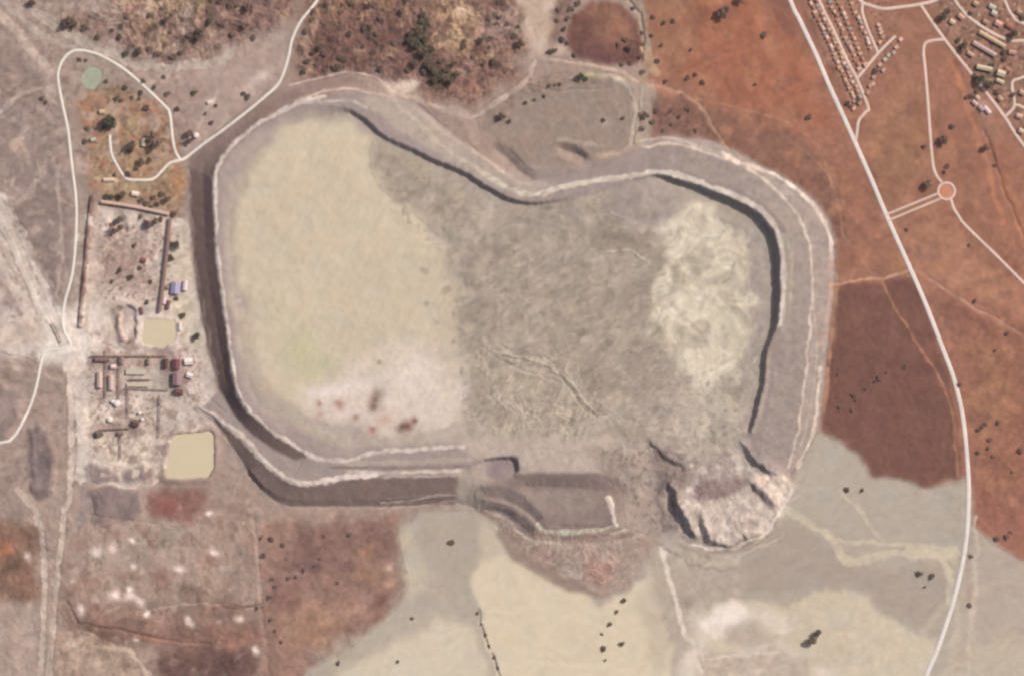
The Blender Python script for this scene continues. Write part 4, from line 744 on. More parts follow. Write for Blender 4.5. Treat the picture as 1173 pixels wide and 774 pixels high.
# ------------------------------------------------------------------ buildings
def colm(cache, key, rough=.8):
    if key not in cache: cache[key] = plain("painted_%d_%d_%d" % key, A(*key), rough, .08, .6)
    return cache[key]
MC = {}
DOORM = plain("door_wood", (.12, .08, .06)); GLASS = plain("window_glass", (.04, .05, .06), .2, .1, 1, .5)
def boxv(x0, x1, y0, y1, z0, z1):
    v = [(x, y, z) for z in (z0, z1) for y in (y0, y1) for x in (x0, x1)]
    return v, [(0, 2, 3, 1), (4, 5, 7, 6), (0, 1, 5, 4), (2, 6, 7, 3), (0, 4, 6, 2), (1, 3, 7, 5)]
def shed(w, l, h, rise, kind, wallc, roofc, detail):
    """part meshes of one building, w along x, l along y, metres"""
    out = []
    a, b = w / 2, l / 2
    v, f = boxv(-a, a, -b, b, -1.5, h)
    if kind == 'gable': 
        v += [(-a, 0, h + rise), (a, 0, h + rise)]; f = [(0, 2, 3, 1), (0, 1, 5, 4), (2, 6, 7, 3), (0, 4, 8, 6, 2), (1, 3, 7, 9, 5)]
    out.append(("wall", v, f, wallc, None))
    e = .4; t = .18
    if kind == 'gable':
        s = rise / b; zo = h - s * e
        v = [(-a - e, -b - e, zo + .05), (a + e, -b - e, zo + .05), (a + e, 0, h + rise + .05), (-a - e, 0, h + rise + .05), (a + e, b + e, zo + .05), (-a - e, b + e, zo + .05)]
        v += [(x, y, z + t) for x, y, z in v]
        f = [(6, 7, 8, 9), (9, 8, 10, 11), (0, 3, 2, 1), (3, 5, 4, 2), (0, 1, 7, 6), (4, 5, 11, 10), (1, 2, 8, 7), (2, 4, 10, 8), (3, 0, 6, 9), (5, 3, 9, 11)]
    elif kind == 'mono':
        v = [(-a - e, -b - e, h + .02), (a + e, -b - e, h + .02), (a + e, b + e, h + rise), (-a - e, b + e, h + rise)]; v += [(x, y, z + t) for x, y, z in v]
        f = [(0, 3, 2, 1), (4, 5, 6, 7), (0, 1, 5, 4), (1, 2, 6, 5), (2, 3, 7, 6), (3, 0, 4, 7)]
    else:
        v, f = boxv(-a - .15, a + .15, -b - .15, b + .15, h, h + .5)
    out.append(("roof", v, f, roofc, None))
    if detail:
        v, f = boxv(-.5, .5, -b - .06, -b + .02, -.1, 2.1); out.append(("door", v, f, DOORM, None))
        for x in (-a * .6, a * .6):
            v, f = boxv(x - .6, x + .6, -b - .05, -b + .02, 1.0, 2.0); out.append(("window", v, f, GLASS, None))
    return out
PROTO = {}
def building(name, cat, label, px, py, wpx, lpx, ang, h, roof, wall=(196,176,158), kind='gable', rise=None, group=None, detail=True, share=None):
    rise = (lpx * M * .18 if rise is None else rise)
    root = bpy.data.objects.new(name, None); COL.objects.link(root); tag(root, label, cat, group)
    root.location = (WX(px), WY(py), min(H(px, py), H(px + wpx * .3, py), H(px - wpx * .3, py)) + .1); root.rotation_euler = (0, 0, math.radians(-ang)); root.empty_display_size = 1
    key = (round(wpx, 1), round(lpx, 1), h, roof, wall, kind, detail)
    if share and key in PROTO:
        for p in PROTO[key]:
            c = p.copy(); COL.objects.link(c); c.parent = root
        return root
    lst = []
    for nm, v, f, mt_, _ in shed(wpx * M, lpx * M, h, rise, kind, colm(MC, wall), colm(MC, roof), detail):
        lst.append(mesh(nm, v, f, mt_, root))
    PROTO[key] = lst
    return root
def lathe(name, prof, mat, parent=None, n=24):
    v = [(r * math.cos(2 * math.pi * k / n), r * math.sin(2 * math.pi * k / n), z) for r, z in prof for k in range(n)]
    f = [(i * n + k, i * n + (k + 1) % n, (i + 1) * n + (k + 1) % n, (i + 1) * n + k) for i in range(len(prof) - 1) for k in range(n)]
    f.append(tuple(range((len(prof) - 1) * n, len(prof) * n)))
    return mesh(name, v, f, mat, parent, False)
def tank(label, px, py, r, h, col, group=None):
    root = bpy.data.objects.new("storage_tank", None); COL.objects.link(root); tag(root, label, "tank", group); root.location = (WX(px), WY(py), H(px, py))
    lathe("shell", [(r, -1), (r, h)], colm(MC, col), root); lathe("cap", [(r + .15, h), (r + .15, h + .25), (r * .5, h + .25 + r * .12), (.3, h + .3 + r * .18)], colm(MC, (236,222,210)), root)
    v, f = boxv(r, r + .5, -.4, .4, 0, h + .8); mesh("ladder", v, f, colm(MC, (150,130,120)), root)
B = building
# plant yard buildings
PLANT = [
 ("steel_shed","shed","small dark brown-roofed shed left of the maroon-roofed workshop in the plant yard",190,415,5.5,10,0,7,(104,84,76)),
 ("workshop","workshop","maroon-roofed workshop beside the bright white roof in the plant yard",202,416,8,11,0,8,(132,86,88)),
 ("storage_shed","shed","brightest white-roofed shed at the east side of the plant yard",216,413,9,7,-5,6,(240,226,216)),
 ("storage_shed","shed","smaller white-roofed shed just below the brightest white roof",217,429,7,5.5,20,5,(232,214,204)),
 ("process_hall","factory hall","mauve-roofed process hall below the maroon-roofed workshop",203,433,10,14,0,9,(158,128,130)),
 ("process_hall","factory hall","dark brown-roofed hall at the south end of the mauve hall",205,448,9,6,10,7,(120,86,86)),
 ("screening_house","factory building","long brown-roofed building at the plant yard's north-west corner",117,411,17,4,0,6,(140,112,104)),
 ("control_house","factory building","small white-roofed building beside the long brown-roofed north-west building",130,419,6,4.5,0,5,(232,206,198)),
 ("pump_house","factory building","tall narrow pink-roofed building in the plant yard's west side",114,434,6,18,0,5,(206,178,164)),
 ("pump_house","factory building","narrow pale pink-roofed building right of the tall narrow one",127,437,5,17,0,5,(204,178,166)),
 ("concrete_slab_shed","shed","long pale grey flat-roofed shed in the centre of the plant yard",155,425,22,6,1,4,(196,184,164)),
 ("concrete_slab_shed","shed","thin pale flat-roofed shed under the long pale grey one",158,440,26,4,1,4,(200,184,166)),
 ("thickener_house","factory building","dark brown-roofed building with a pale corner in the south of the plant yard",156,484,7,7,15,8,(118,94,84)),
 ("thickener_house","factory building","brown-roofed building at the south-west corner of the plant yard",114,496,7,7,-15,7,(128,108,96)),
 ("transfer_house","factory building","small brown-roofed building between the two dark southern buildings",138,496,6,4,0,6,(142,116,106)),
 ("transfer_house","factory building","square brown-roofed building right of the long brown-roofed north-west building",139,412,6,8,0,5,(146,122,110)),
 ("ore_bin","factory building","small brown-roofed bin house left of the dark brown-roofed shed",170,413,4,7,0,6,(150,128,110)),
 ("office_block","office","lavender-blue-roofed block beside the dam's west toe",201,330,10,13,5,6,(170,160,186)),
 ("office_block","office","white-roofed block touching the lavender-blue roof",212,327,5,11,5,5,(226,208,206)),
 ("canteen","building","small pinkish white-roofed building below the lavender-blue roof",188,344,4,8,8,4,(228,200,196)),
 ("canteen","building","dark maroon-roofed building right of the small pinkish white one",192.5,349,4,9,10,5,(130,94,98)),
 ("stone_house","house","small dark brown-roofed building at the top left corner of the middle pond",162,356,4,8,-10,5,(138,100,96)),
 ("stone_house","house","pale-roofed building between the dam toe and the middle pond",206,374,4,9,0,5,(222,206,196)),
 ("store_room","building","red-brown-roofed store in the yard north of the pond",164.5,298,5,5,10,4,(140,98,92)),
 ("white_house","house","bright white-roofed house above the long narrow gallery",155,222,8,5,10,4,(236,214,192)),
 ("white_house","house","long cream-roofed house below the curl of the white track",125,206,13,3.5,0,4,(224,196,170)),
 ("farm_house","house","cream-roofed house beside the big dark garden tree",117,128,6,4,0,4,(206,186,160)),
 ("farm_house","house","pale grey-roofed house between the two dark garden trees",164,163,5,9,5,4,(176,170,156)),
 ("farm_house","house","small pale green-roofed house near the garden's west edge",107,160,6,4,-10,4,(190,184,166)),
 ("farm_house","house","pink-white-roofed house below the long narrow gallery",168,254,3.5,6,5,4,(206,178,172)),
 ("hut","hut","small white-roofed hut north of the slanting white road",240,117,4.5,3.5,-20,4,(236,212,202)),
]
for nm, cat, lb, px, py, w, l, an, h, rc in PLANT:
    if l > w: w, l, an = l, w, an + 90
    B(nm, cat, lb, px, py, w, l, an, h, rc, (170,150,138), 'flat' if 'slab' in nm else ('mono' if max(w, l) < 5 else 'gable'), group="buildings of the plant yard" if py > 240 else "houses in the garden and yard")
tank("round white-topped tank in the plant yard's west side", 134, 461, 7, 6, (226,208,190), "tanks"); tank("small pale tank touching the west side's white-topped tank", 129, 459, 4, 5, (196,176,160), "tanks")
tank("round white tank beside the junction of the white roads", 225, 155, 6, 5, (232,216,206), "tanks"); tank("pink-grey tank in the south of the plant yard", 126, 480, 6, 4, (208,180,170), "tanks")
tank("small pink tank north of the dark southern building", 160, 472, 4, 5, (206,166,158), "tanks"); tank("pale tank beside the dark brown southern building's top right corner", 163, 480, 3.5, 6, (224,204,192), "tanks")
# pipe racks and galleries
def gallery(name, cat, label, pts, w, h, top, col, legs=True, group=None, step=10):
    P = curve(pts, 3); n = len(P); root = bpy.data.objects.new(name, None); COL.objects.link(root); tag(root, label, cat, group)
    ox, oy = P[0]; root.location = (WX(ox), WY(oy), H(ox, oy)); z0 = H(ox, oy)
    T = np.gradient(P, axis=0); T /= np.hypot(T[:, 0], T[:, 1])[:, None] + 1e-9; N = np.stack([-T[:, 1], T[:, 0]], 1)
    v = []; f = []
    for i in range(n):
        zb = H(*P[i]) - z0
        for s in (-1, 1):
            q = P[i] + N[i] * s * w / 2
            v += [((q[0] - ox) * M, (oy - q[1]) * M, zb + top - h), ((q[0] - ox) * M, (oy - q[1]) * M, zb + top)]
        v.append(((P[i][0] - ox) * M, (oy - P[i][1]) * M, zb + top + .5))
    for i in range(n - 1):
        a, b = i * 5, i * 5 + 5
        f += [(a, a + 1, b + 1, b), (a + 2, b + 2, b + 3, a + 3), (a + 1, a + 4, b + 4, b + 1), (a + 4, a + 3, b + 3, b + 4), (a, b, b + 2, a + 2)]
    e = (n - 1) * 5; f += [(0, 2, 3, 4, 1), (e, e + 1, e + 4, e + 3, e + 2)]
    mesh("housing" if h > 1.5 else "pipe_deck", v, f, colm(MC, col), root)
    if legs:
        for i in range(1, n, step):
            q = P[i]; zb = H(*q) - z0; x, y = (q[0] - ox) * M, (oy - q[1]) * M
            for s in (-1, 1):
                dx, dy = N[i] * s * w * M * .4; v2, f2 = boxv(x + dx - .25, x + dx + .25, y - dy - .25, y - dy + .25, zb - 1, zb + top - h)
                mesh("post", v2, f2, colm(MC, (150,130,120)), root)
    return root
gallery("conveyor_gallery", "conveyor", "long straight pale-roofed gallery running west to east under the garden", [(116,231),(150,236),(194,245)], 3.4, 3, 7, (206,176,158))
gallery("conveyor_gallery", "conveyor", "long dark narrow gallery running south from the garden beside the dam toe", [(195,250),(191,290),(187,325),(183,357)], 3.6, 3, 7, (150,120,112))
for lb, pts, w in (("thin brown pipe rack crossing the centre of the plant yard", [(147,434),(173,434)], 1.6), ("thin pipe rack along the yard's top from west to east", [(104,407),(190,407)], 1.3),
                   ("long pipe rack running down the yard's west side", [(121,400),(121,456)], 1.2), ("pipe rack running south past the small transfer building", [(138,499),(138,526)], 1.2),
                   ("pipe rack below the thin pale shed", [(143,444),(192,446)], 1.1), ("pipe rack running south beside the mauve hall", [(183,452),(182,500)], 1.1),
                   ("short pipe rack down the middle of the plant yard", [(146,446),(147,478)], 1.0), ("pipe rack joining the two southern brown buildings", [(112,492),(150,490)], 1.3),
                   ("short slanting conveyor west of the yard gate beside the road bend", [(60,370),(70,392)], 1.2), ("pipe rack right of the yard's west side rack", [(136,420),(136,456)], 1.1)):
    gallery("pipe_rack", "pipe rack", lb, pts, w, .8, 5, (138,116,106), True, "pipe racks of the plant yard", 3)
# NE housing estate: rows of small houses
def row(p, q, n, off, sz, ang, cols, what, key, jit=.7, skip=()):
    for k in range(n):
        t = (k + .5) / n; x = p[0] + (q[0] - p[0]) * t + off[0] + random.uniform(-jit, jit); y = p[1] + (q[1] - p[1]) * t + off[1] + random.uniform(-jit, jit)
        if k in skip: continue
        rc = random.choice(cols); w, l = random.choice(sz)
        lb = "%s house, %s from the north in %s" % (cname(rc), ordw(k + 1), what)
        B("house", "house", lb, x, y, w, l, ang + random.choice((0, 90)), 2.8, rc, (190,160,142), 'gable', group=key, detail=True, share=True)
def cname(c):
    r, g, b = c; s = (r + g + b) / 3
    if s > 190 and r - b < 45: return "pale pink-roofed"
    if r - b > 50: return "tan-roofed"
    return "grey-roofed" if r - b < 22 else "rusty-roofed"
PC = [(212,180,162),(200,164,146),(222,194,178),(186,148,130),(176,130,112),(206,170,140),(168,156,148)]
SZ = [(4.0,3.2),(3.4,3.0),(4.6,3.4)]
row((924,-8),(981,118), 26, (0,0), SZ, 64, PC, "the row nearest the main road", "houses of the estate beside the main road")
row((930,-8),(985,113), 22, (1.2,0), SZ, 64, PC, "the row just west of the straight street", "houses of the estate beside the main road", .9)
row((948,-5),(986,82), 17, (0,0), SZ, 64, PC, "the row just east of the straight street", "houses of the estate beside the main road")
row((958,-5),(992,76), 14, (0,0), SZ, 64, PC, "the second row east of the street", "houses of the estate beside the main road")
row((972,-5),(999,58), 11, (0,0), SZ, 64, PC, "the row just west of the short street", "houses of the estate beside the main road")
row((1004,26),(1011,44), 4, (1,0), SZ, 30, PC, "the few east of the short street", "houses of the estate beside the main road")
for i, (x, y, c) in enumerate(((1032,45,(226,190,176)),(1027,54,(206,176,160)),(1018,63,(188,180,160)),(1014,68,(196,184,166)),(1008,74,(196,170,150)),(1001,88,(190,150,134)),(997,98,(196,154,138)),(1000,96,(206,170,150)),(994,106,(184,148,130)),(1008,48,(216,170,126)),(992,75,(206,168,150)),(1024,60,(186,166,150)),(985,118,(178,140,124)),(978,124,(212,168,150)),(1012,80,(190,168,148)))):
    B("house", "house", "%s house, %s from the east end of the slanting cross street" % (cname(c), ordw(i + 1)), x, y, 4.2, 3.6, -45 + random.uniform(-8, 8), 2.8, c, (190,160,142), group="houses along the slanting cross street", share=True)
# town
TOWNB = [("long_shed","shed","long tan-roofed shed, upper of the parallel pair in the town",1137,45,34,4.2,30,5,(206,176,146)),("long_shed","shed","long grey-pink-roofed shed, lower of the parallel pair in the town",1128,56,30,4.6,30,5,(192,164,156)),
 ("shed","shed","short tan-roofed shed left of the long grey-pink one",1112,62,8,4,35,4,(196,160,138)),("hall","hall","cream-roofed hall beside the dark town trees",1128,78,18,5,12,6,(204,186,156)),
 ("hall","hall","cream-roofed hall at the right end of the other cream hall",1147,84,9,7,20,6,(210,190,160)),("house","house","cream-roofed house below the right cream hall",1146,93,9,4,25,4,(206,186,156)),
 ("house","house","pale house beside the diagonal street above the long sheds",1091,25,6,5,35,4,(212,184,160)),("house","house","tan-roofed house at the foot of the curved street",1101,19,7,5,40,4,(204,160,140)),
 ("house","house","pale green-roofed house near the top right corner",1137,8,8,5,30,4,(186,186,166)),("house","house","pale grey-roofed house below the pale green roof",1139,15,6,5,30,4,(200,188,172)),
 ("house","house","pink-roofed house in the bend of the curved street",1144,27,8,6,30,4,(214,164,150)),("house","house","rusty-roofed house between the two upper streets",1157,30,8,5,30,4,(168,112,100)),
 ("house","house","tan-roofed house left of the bend near the right edge",1168,14,6,5,30,4,(172,150,122)),("house","house","pale pink-roofed house right of the diagonal street",1117,118,7,4,45,4,(206,174,164)),
 ("house","house","white-pink-roofed house in the group right of the orange track",1131,126,10,4,48,4,(230,196,192)),("house","house","grey-lilac-roofed house beside the white-pink one",1124,124,7,4,48,4,(176,160,162)),
 ("house","house","small pale house above the grey-lilac one",1120,112,5,4,45,4,(206,176,156)),("house","house","pink-roofed house right of the junction of streets",1168,133,7,5,20,4,(212,170,152)),
 ("house","house","tan-roofed house inside the looped street at the right edge",1171,106,6,5,30,4,(196,158,136)),("house","house","rusty-roofed house above the looped street",1155,80,7,5,30,4,(168,122,108)),
 ("house","house","pale tan-roofed house left of the looped street",1146,113,6,5,45,4,(188,150,128)),("house","house","pale tan-roofed house at the top beside the curved street",1118,4,6,5,30,4,(196,156,130)),
 ("house","house","tan-roofed house at the top between the two curved streets",1129,25,6,5,30,4,(176,136,112)),("house","house","pale pink-roofed house under the right end of the curved street",1160,60,8,4.5,10,4,(190,150,134)),
 ("house","house","pale house at the right edge beneath the looped street",1170,150,6,5,30,4,(206,180,162))]
for nm, cat, lb, px, py, w, l, an, h, rc in TOWNB: B(nm, cat, lb, px, py, w, l, an, h, rc, (186,160,144), 'gable', group="buildings of the town")

# ------------------------------------------------------------------ trees and shrubs
def leafmat(name, c1, c2):
    m, n, l, b = nodemat(name); gi = n.new("ShaderNodeNewGeometry"); oi = n.new("ShaderNodeObjectInfo"); ad = n.new("ShaderNodeMath"); ad.operation = 'ADD'
    l.new(gi.outputs["Random Per Island"], ad.inputs[0]); l.new(oi.outputs["Random"], ad.inputs[1]); dv = n.new("ShaderNodeMath"); dv.operation = 'MULTIPLY'; dv.inputs[1].default_value = .5; l.new(ad.outputs[0], dv.inputs[0])
    cr = n.new("ShaderNodeValToRGB"); cr.color_ramp.elements[0].color = (*c1, 1); cr.color_ramp.elements[1].color = (*c2, 1); l.new(dv.outputs[0], cr.inputs[0]); l.new(cr.outputs[0], b.inputs["Base Color"]); return m
LEAF = {"olive": leafmat("olive_foliage", (.105,.085,.065), (.21,.165,.125)), "brown": leafmat("brown_foliage", (.15,.105,.088), (.28,.195,.16)), "green": leafmat("green_foliage", (.07,.085,.055), (.14,.15,.095))}
BARK = plain("bark", (.10,.075,.055), .95, .3, 2)
def crown_mesh(seed, leaves=420, mat=None):
    r = random.Random(seed); lobes = [(r.uniform(-.55,.55), r.uniform(-.55,.55), r.uniform(-.12,.3), r.uniform(.35,.6)) for _ in range(7)] + [(0,0,.1,.6)]
    v = []; f = []
    for k in range(leaves):
        cx, cy, cz, R = r.choice(lobes)
        u = r.uniform(-1, 1); a = r.uniform(0, 6.283); q = (1 - u * u) ** .5; rad = R * r.uniform(.55, 1.08)
        c = Vector((cx + rad * q * math.cos(a), cy + rad * q * math.sin(a), cz + rad * u * .75))
        s = r.uniform(.06, .14); e1 = Vector((r.gauss(0,1), r.gauss(0,1), r.gauss(0,.5))).normalized(); e2 = e1.cross(Vector((r.gauss(0,1), r.gauss(0,1), r.gauss(0,1)))).normalized()
        b = len(v); v += [tuple(c + e1 * s + e2 * s), tuple(c - e1 * s + e2 * s * .8), tuple(c - e1 * s - e2 * s), tuple(c + e1 * s * .9 - e2 * s)]; f.append((b, b + 1, b + 2, b + 3))
    me = bpy.data.meshes.new("crown"); me.from_pydata(v, [], f); me.update(); me.materials.append(mat); return me
def trunk_mesh(seed):
    r = random.Random(seed); v = []; f = []
    def limb(p, q, r0, r1, n=6):
        p, q = Vector(p), Vector(q); d = (q - p).normalized(); a = d.orthogonal().normalized(); b = d.cross(a); s = len(v)
        for c, rr in ((p, r0), (q, r1)):
            for k in range(n): v.append(tuple(c + a * rr * math.cos(6.283 * k / n) + b * rr * math.sin(6.283 * k / n)))
        for k in range(n): f.append((s + k, s + (k + 1) % n, s + n + (k + 1) % n, s + n + k))
    limb((0,0,-1.1), (0.03,0,-.35), .11, .075)
    for k in range(4):
        a = k * 1.6 + r.uniform(0, .8); limb((.03,0,-.4), (.5 * math.cos(a), .5 * math.sin(a), .15), .055, .02)
    me = bpy.data.meshes.new("trunk"); me.from_pydata(v, [], f); me.update(); me.materials.append(BARK); return me
CR = {k: [crown_mesh(10 * i + s, 420, m) for s in range(4)] for i, (k, m) in enumerate(LEAF.items())}; TR = [trunk_mesh(s) for s in range(3)]
def plant(name, cat, label, px, py, r, kind, group):
    R = r * M * 1.1; tall = .85 if name == "tree" else .62; z = H(px, py)
    root = bpy.data.objects.new(name, None); COL.objects.link(root); tag(root, label, cat, group); root.location = (WX(px), WY(py), z); root.rotation_euler = (0, 0, random.uniform(0, 6.28)); root.empty_display_size = 1
    for nm, me in (("crown", random.choice(CR[kind])), ("trunk", random.choice(TR))):
        o = bpy.data.objects.new(nm, me); COL.objects.link(o); o.parent = root; o.scale = (R, R, R * tall); o.location = (0, 0, (1.05 if name == "tree" else .55) * R * tall)
def size(r): return "tiny" if r < 2.3 else ("small" if r < 3.3 else ("mid-sized" if r < 5 else "large"))
CN = {"olive": "dark olive", "brown": "dark brownish", "green": "green"}
def grove(where, group, pts, kind="olive", along="x"):
    pts = sorted(pts, key=lambda p: p[0] if along == "x" else p[1]); cnt = {}; tot = {}
    rows = []
    for p in pts:
        k = p[3] if len(p) > 3 else kind; nm = "tree" if p[2] >= 4 else "shrub"; a = (size(p[2]), CN[k], nm); tot[a] = tot.get(a, 0) + 1; rows.append((p, k, nm, a))
    side = "west" if along == "x" else "north"
    for p, k, nm, a in rows:
        cnt[a] = cnt.get(a, 0) + 1
        lb = "%s %s %s %s" % (a + (where,)) if tot[a] == 1 else "%s %s %s %s from the %s %s" % ((ordw(cnt[a]),) + a + (side, where))
        if len(lb.split()) > 16: open("/tmp/long", "a").write(lb + "\n")
        plant(nm, nm, lb, p[0], p[1], p[2], k, group)
grove("alone on the grey mud below the dam", "trees on the mud plain", [(517,621,3.6)])
grove("on the cream mud plain", "trees on the mud plain", [(714.5,688,3),(706.6,700.6,2.2),(698.7,715,2.6),(689.5,726,1.6),(713,737,3),(691,743,3.2),(693.5,756,1.6)])
grove("on mud west of the main road", "trees on the mud plain", [(1054,657,3.6),(1068,660,3.4),(1060,672,1.6),(970,561,3),(988,561,2.2)])
grove("on pale mud at the bottom edge", "trees on the mud plain", [(930,732,5.2),(937,724,4.2)])
grove("by the main road's lower bend", "trees by the main road", [(1113,637,2.5),(1111,693,2.6),(1142,617,3.2),(1153,615,3),(1158,609,2)], "brown")
grove("in the red field below the dam", "shrubs of the red field", [(299,616,2.5),(310.6,617.5,3),(302,637,3.2),(399.5,612,2.4),(372,613.5,2),(324,624,2.6),(312,662,2.6),(331,661,2.6),(339,661,2.2),(348,653,2.8),(315,671.6,2.2),(309,683,3),(294,696.6,2.6),(387.6,667.6,1.8),(310,710,2.2),(315,723,2.2),(387.6,759.5,2.6),(456,758,2),(472,708.5,2),(322,735,2),(360,648,2),(366,640,1.8)], "brown")
grove("in the drain across the mud", "shrubs along the drain", [(547,702,1.8),(551,715,1.6),(556,727,1.8),(560,740,1.6),(566,753,2.4),(570,765,2)], "olive", "y")
grove("near the roundabout", "trees in the red country", [(1081,160,5),(1092,145,3.4),(1062,211,5),(1059,168,2.8),(1086,191,3),(1082,197,2.2),(1039,263,2),(1111,281,2)], "brown")
grove("along the dark ditch beside the town", "trees in the red country", [(1130,170,4.2),(1113,110,3.4),(1119,104,3),(1108,112,2.6),(1140,190,2.4)], "brown")
grove("in the small estate", "trees of the estate", [(1003,81,3.6),(982,115,3),(971,118,3),(975,122,2.6),(926,134,3)], "olive")
grove("in the town", "trees of the town", [(1081,18,4.8),(1086,13,3),(1124,92,5.5),(1133,96,5),(1117,88,3.6),(1104,52,4),(1101,58,3),(1136,75,3.4),(1150,68,3),(1162,38,4),(1157,44,3),(1171,20,3.6),(1112,15,2.8),(1098,46,3),(1142,106,3),(1150,60,3),(1160,108,2.8)], "olive")
grove("in red ground north-east", "trees in the red country", [(827,15.5,6,"brown"),(833,11,4,"brown"),(847,1,4,"brown"),(875,40,3.6,"brown"),(771,24,2.6),(760,27,2.6),(748,20,2.6),(747,41,2.4),(757,52,2.2),(753,71,3),(788,89,3),(797,86,2.4),(805,95,3),(762,94,2.6),(791,57,1.8),(865,97,2)], "olive")
grove("on the brown slope north-east", "shrubs north of the dam", [(739,132,4.6),(735,147,3.4),(747,141,3),(752,127,3),(768,127,2.6),(770,143,2.6),(789,125,3),(760,150,2.4),(778,134,2.4),(797,150,2.2)], "brown")
grove("on the spoil heap", "shrubs on the spoil heap", [(665,88,4.4,"green"),(671,91,3,"green"),(641,97,2.2),(629,99.5,2.2),(623,111,2.2),(602,119,2.4),(713,135.6,2.2),(691,138,2.6),(575.6,134,4.2),(583,140,2.6),(636,98,1.8),(612,115,2)])
grove("in the dark red soil patch", "shrubs of the dark soil patch", [(1037.6,419,2.6),(1007,433,3.4),(1003,436,2),(979,452,2.8),(981,458,2),(962,465,2.4),(976,469,2.4),(1016,426,1.6),(992,445,1.6),(960,428,1.4)], "brown")
grove("east of the main road", "shrubs east of the main road", [(1099,439,2.6),(1121,492,2.6),(1125,489,2.2),(1129,485,2.2),(1144,484,3),(1121,518,2.6),(1134,504,2.6),(1132,513,2.4),(1138,522,2.2),(1169,516,3.2),(1154,383,2.4),(1117,345,2.4),(1140,400,1.8),(1160,540,1.8)], "brown")
grove("in the garden inside the road loop", "trees of the garden", [(143,100,3),(160.6,106.5,3),(164.5,93,2.8),(133,113,3.2),(139,115,2.6),(167,123,3.6),(126,138,7.5,"green"),(130,143,4.5,"olive"),(119,146,3),(100,147,3.2,"brown"),(152,167,5.5),(149,172,3.4),(176,157,5.8,"brown"),(179,166,6.2,"brown"),(97,161.5,3),(121,93,2.6),(91,68,2.6,"brown"),(99,69,2.4,"brown"),(152,112,2.4,"brown"),(160,112,2.6,"brown"),(171,183,3.4),(162,185,4),(147,199,3.2),(131,200,2.4),(156,193,2.6)])
grove("beside the long pale gallery", "trees along the gallery", [(122,225,3.6,"green"),(128,226,3.2,"green"),(134,225,3),(141,223.5,4.2),(162,229.6,3.4),(168,233,3.4),(176,226.5,3),(185.4,222,3.6),(191.6,228,4.2),(198,245,3.8),(170,257,4.2,"brown"),(177,254,4.2,"brown"),(160.6,248,3,"brown"),(184,251,3,"brown"),(173,238,2.6),(180,234,2.8),(136,252,4.6,"brown"),(131,264,4.8,"brown"),(139,260,3.4,"brown"),(127,258,2.6,"brown")])
grove("in the plant yard", "trees of the plant yard", [(154.4,281,3,"brown"),(197,279,3.4),(203,281,4.4),(195,295,3.8),(137,309,3),(135,312,2.2),(150,318,3.4),(160,307,2.6,"brown"),(172,323,2.4),(168,346,2.6),(209.5,362,3.6),(225,384.6,4,"green"),(190,330,2.6,"brown"),(128,322,2.2),(202,342,2.6,"brown")])
grove("above the slanting white road", "trees above the slanting road", [(222.6,106,3.4),(242,140.6,2.8,"brown"),(216,153,4.6,"brown"),(217,161,4.2,"brown"),(191.6,106.5,3.2,"brown"),(202.5,125,3.2),(235,130,2.2,"brown"),(284,111,3.4),(279,107,2.6),(247,121,2),(188,88,2.4),(176,100,2.4),(48,112,2.4),(52,117,2.4)])
def scatter(pts, n, lo, hi, seed, gap):
    r = random.Random(seed); xs = [p[0] for p in pts]; ys = [max(-12, p[1]) for p in pts]; out = []
    S_, m_ = poly(pts, 0, 0); full = np.zeros((NY, NX)); full[S_] = m_
    g = 0
    while len(out) < n and g < 20000:
        g += 1; x, y = r.uniform(min(xs), max(xs)), r.uniform(min(ys), max(ys))
        i, j = int(np.searchsorted(gx, x)), int(np.searchsorted(gy, y))
        if full[j, i] < .5 or n_mid[j, i] > .35 or any(math.hypot(x - a[0], y - a[1]) < gap for a in out): continue
        out.append((x, y, r.uniform(lo, hi), r.choice(("brown", "brown", "olive"))))
    return out
grove("in the dense scrub at the top left", "shrubs of the top left scrub", [(79,24.5,6,"olive"),(85,28,4,"olive"),(37,3,4,"brown"),(112,42.6,3),(96,33.6,2.8),(145,62,3.6),(160,59,4,"brown"),(181,61,3.4,"brown"),(199,66,3.6,"brown"),(217,41,3.4),(227,44,4.2),(230,36,4),(241.6,24.5,4),(254.5,28,3.4,"brown"),(266,40,3.4,"brown"),(284,9,5.5,"brown"),(282,28,4,"brown"),(191,23,4,"brown")] + scatter(SCRUB_W, 26, 2, 3.6, 3, 5.5), "olive")
grove("in the northern scrub", "shrubs of the northern scrub", [(352,70,3.4),(367.5,54,4),(348,83,3),(385.6,77.5,3.6),(401,39,3.4),(416.6,33.6,3.4),(424,31,3.4),(435,80,3.6),(468,80,3.6),(375,5,3),(424,6.5,4,"brown"),(460.5,13,4,"brown"),(484,18,3.6),(531,54,3.6),(532,48,2.8),(550,47,4),(597,50.6,4.4),(566.5,71,3.8),(554,74,3),(573.5,4,3.6),(629,60,3.4),(636,58,3),(590,42,3)] + scatter([(350,-10),(478,-10),(470,84),(360,84),(345,60)], 28, 2, 3.6, 5, 5.5) + scatter([(560,-8),(600,20),(600,55),(540,84),(520,70),(560,50)], 8, 1.8, 3, 6, 6), "olive")
grove("in the wooded gully up north", "trees of the wooded gully", [(471,39,4),(478.6,52,5.5,"green"),(486,62,5.5),(481,33.6,4.6),(476,73,4.4),(497,80,5.2),(507,88,5.6),(517,94,5),(491,75,4.6),(519,75,4),(512,80,4.4),(488,45,4.6),(483,25,3.6),(500,92,4.4),(486,83,3.8),(494,57,3.8),(470,47,4,"green"),(523,86,4),(505,70,3.4)])
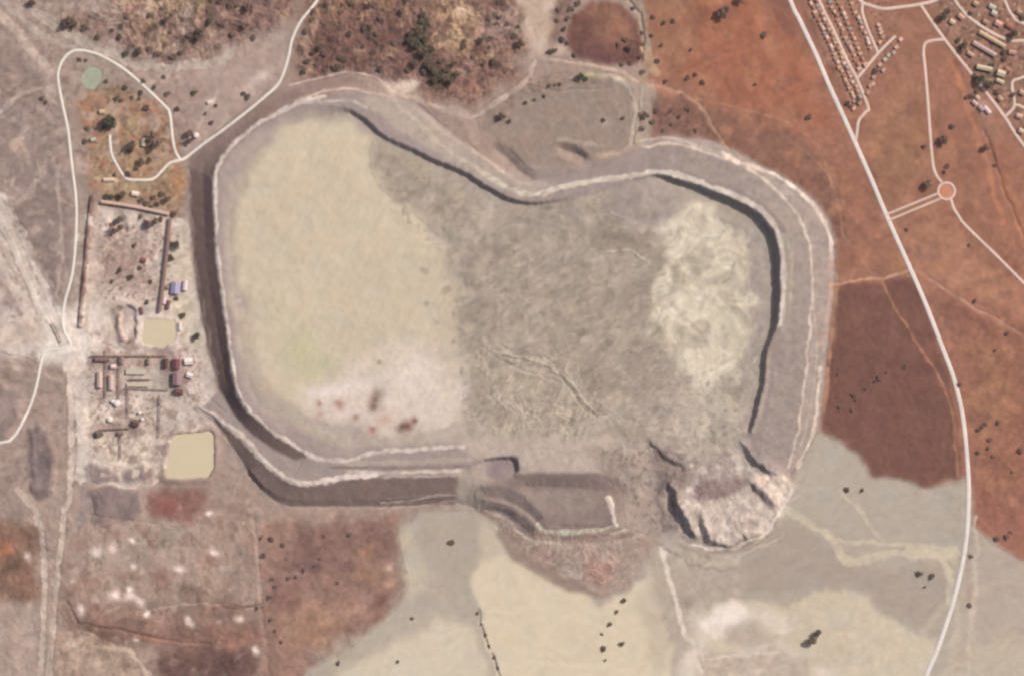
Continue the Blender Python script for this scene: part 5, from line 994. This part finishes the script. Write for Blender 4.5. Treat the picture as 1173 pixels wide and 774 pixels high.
grove("around the dark round hollow", "shrubs round the hollow", [(655,10,3.4),(662,4,3.6),(650,22,3.2),(646,34,3),(644,46,3.4),(651,50,3),(735,38,2.4),(736,52,2.6),(733,66,2.8),(722,72,2.8),(712,75,2.6),(716,45,3.6),(722,55,4),(708,52,3),(640,12,3),(638,24,2.6),(725,10,2.4),(736,82,3),(658,64,2.8)], "brown")
# low undergrowth, too many clumps to count
def undergrowth():
    r = random.Random(9); v = []; f = []
    for P, n in ((SCRUB_W, 250), (SCRUB_N, 320), (DISC, 60), ([(745,105),(785,112),(810,135),(822,158),(790,152),(750,150)], 160), (GARDEN, 120), ([(78,690),(300,690),(300,780),(70,780)], 110)):
        xs = [p[0] for p in P]; ys = [max(-40, p[1]) for p in P]; S_, m_ = poly(P, 0, 0); full = np.zeros((NY, NX)); full[S_] = m_; k = 0; g = 0
        while k < n and g < 30000:
            g += 1; x, y = r.uniform(min(xs), max(xs)), r.uniform(min(ys), max(ys)); i, j = int(np.searchsorted(gx, x)), int(np.searchsorted(gy, y))
            if full[j, i] < .5 or n_fine[j, i] > 0: continue
            k += 1; z = H(x, y); R = r.uniform(.8, 2.0)
            for _ in range(7):
                c = Vector((WX(x) + r.gauss(0, R * .5), WY(y) + r.gauss(0, R * .5), z + r.uniform(.1, R * .7))); s = r.uniform(.3, .7)
                e1 = Vector((r.gauss(0,1), r.gauss(0,1), r.gauss(0,.4))).normalized(); e2 = e1.cross(Vector((r.gauss(0,.4), r.gauss(0,.4), 1))).normalized(); b = len(v)
                v += [tuple(c + e1 * s), tuple(c + e2 * s), tuple(c - e1 * s), tuple(c - e2 * s)]; f.append((b, b + 1, b + 2, b + 3))
    o = mesh("undergrowth", v, f, LEAF["brown"]); tag(o, "low dark brown bushes and grass covering the scrubland", "undergrowth", None, "stuff")
undergrowth()

# ------------------------------------------------------------------ air between the ground and the high camera
hz = 9060.0
v = [(x, y, z) for z in (-60.0, hz) for y in (-40000, 40000) for x in (-40000, 40000)]
hm = bpy.data.materials.new("pale_air"); hm.use_nodes = True; hn = hm.node_tree.nodes; hn.remove(hn["Principled BSDF"])
pv = hn.new("ShaderNodeVolumePrincipled"); pv.inputs["Density"].default_value = 0.000004; pv.inputs["Color"].default_value = (.93, .84, .88, 1)
hm.node_tree.links.new(pv.outputs[0], hn["Material Output"].inputs["Volume"])
hb = mesh("haze", v, [(0, 2, 3, 1), (4, 5, 7, 6), (0, 1, 5, 4), (2, 6, 7, 3), (0, 4, 6, 2), (1, 3, 7, 5)], hm); tag(hb, "thin pale air over the whole land", "haze", None, "stuff")
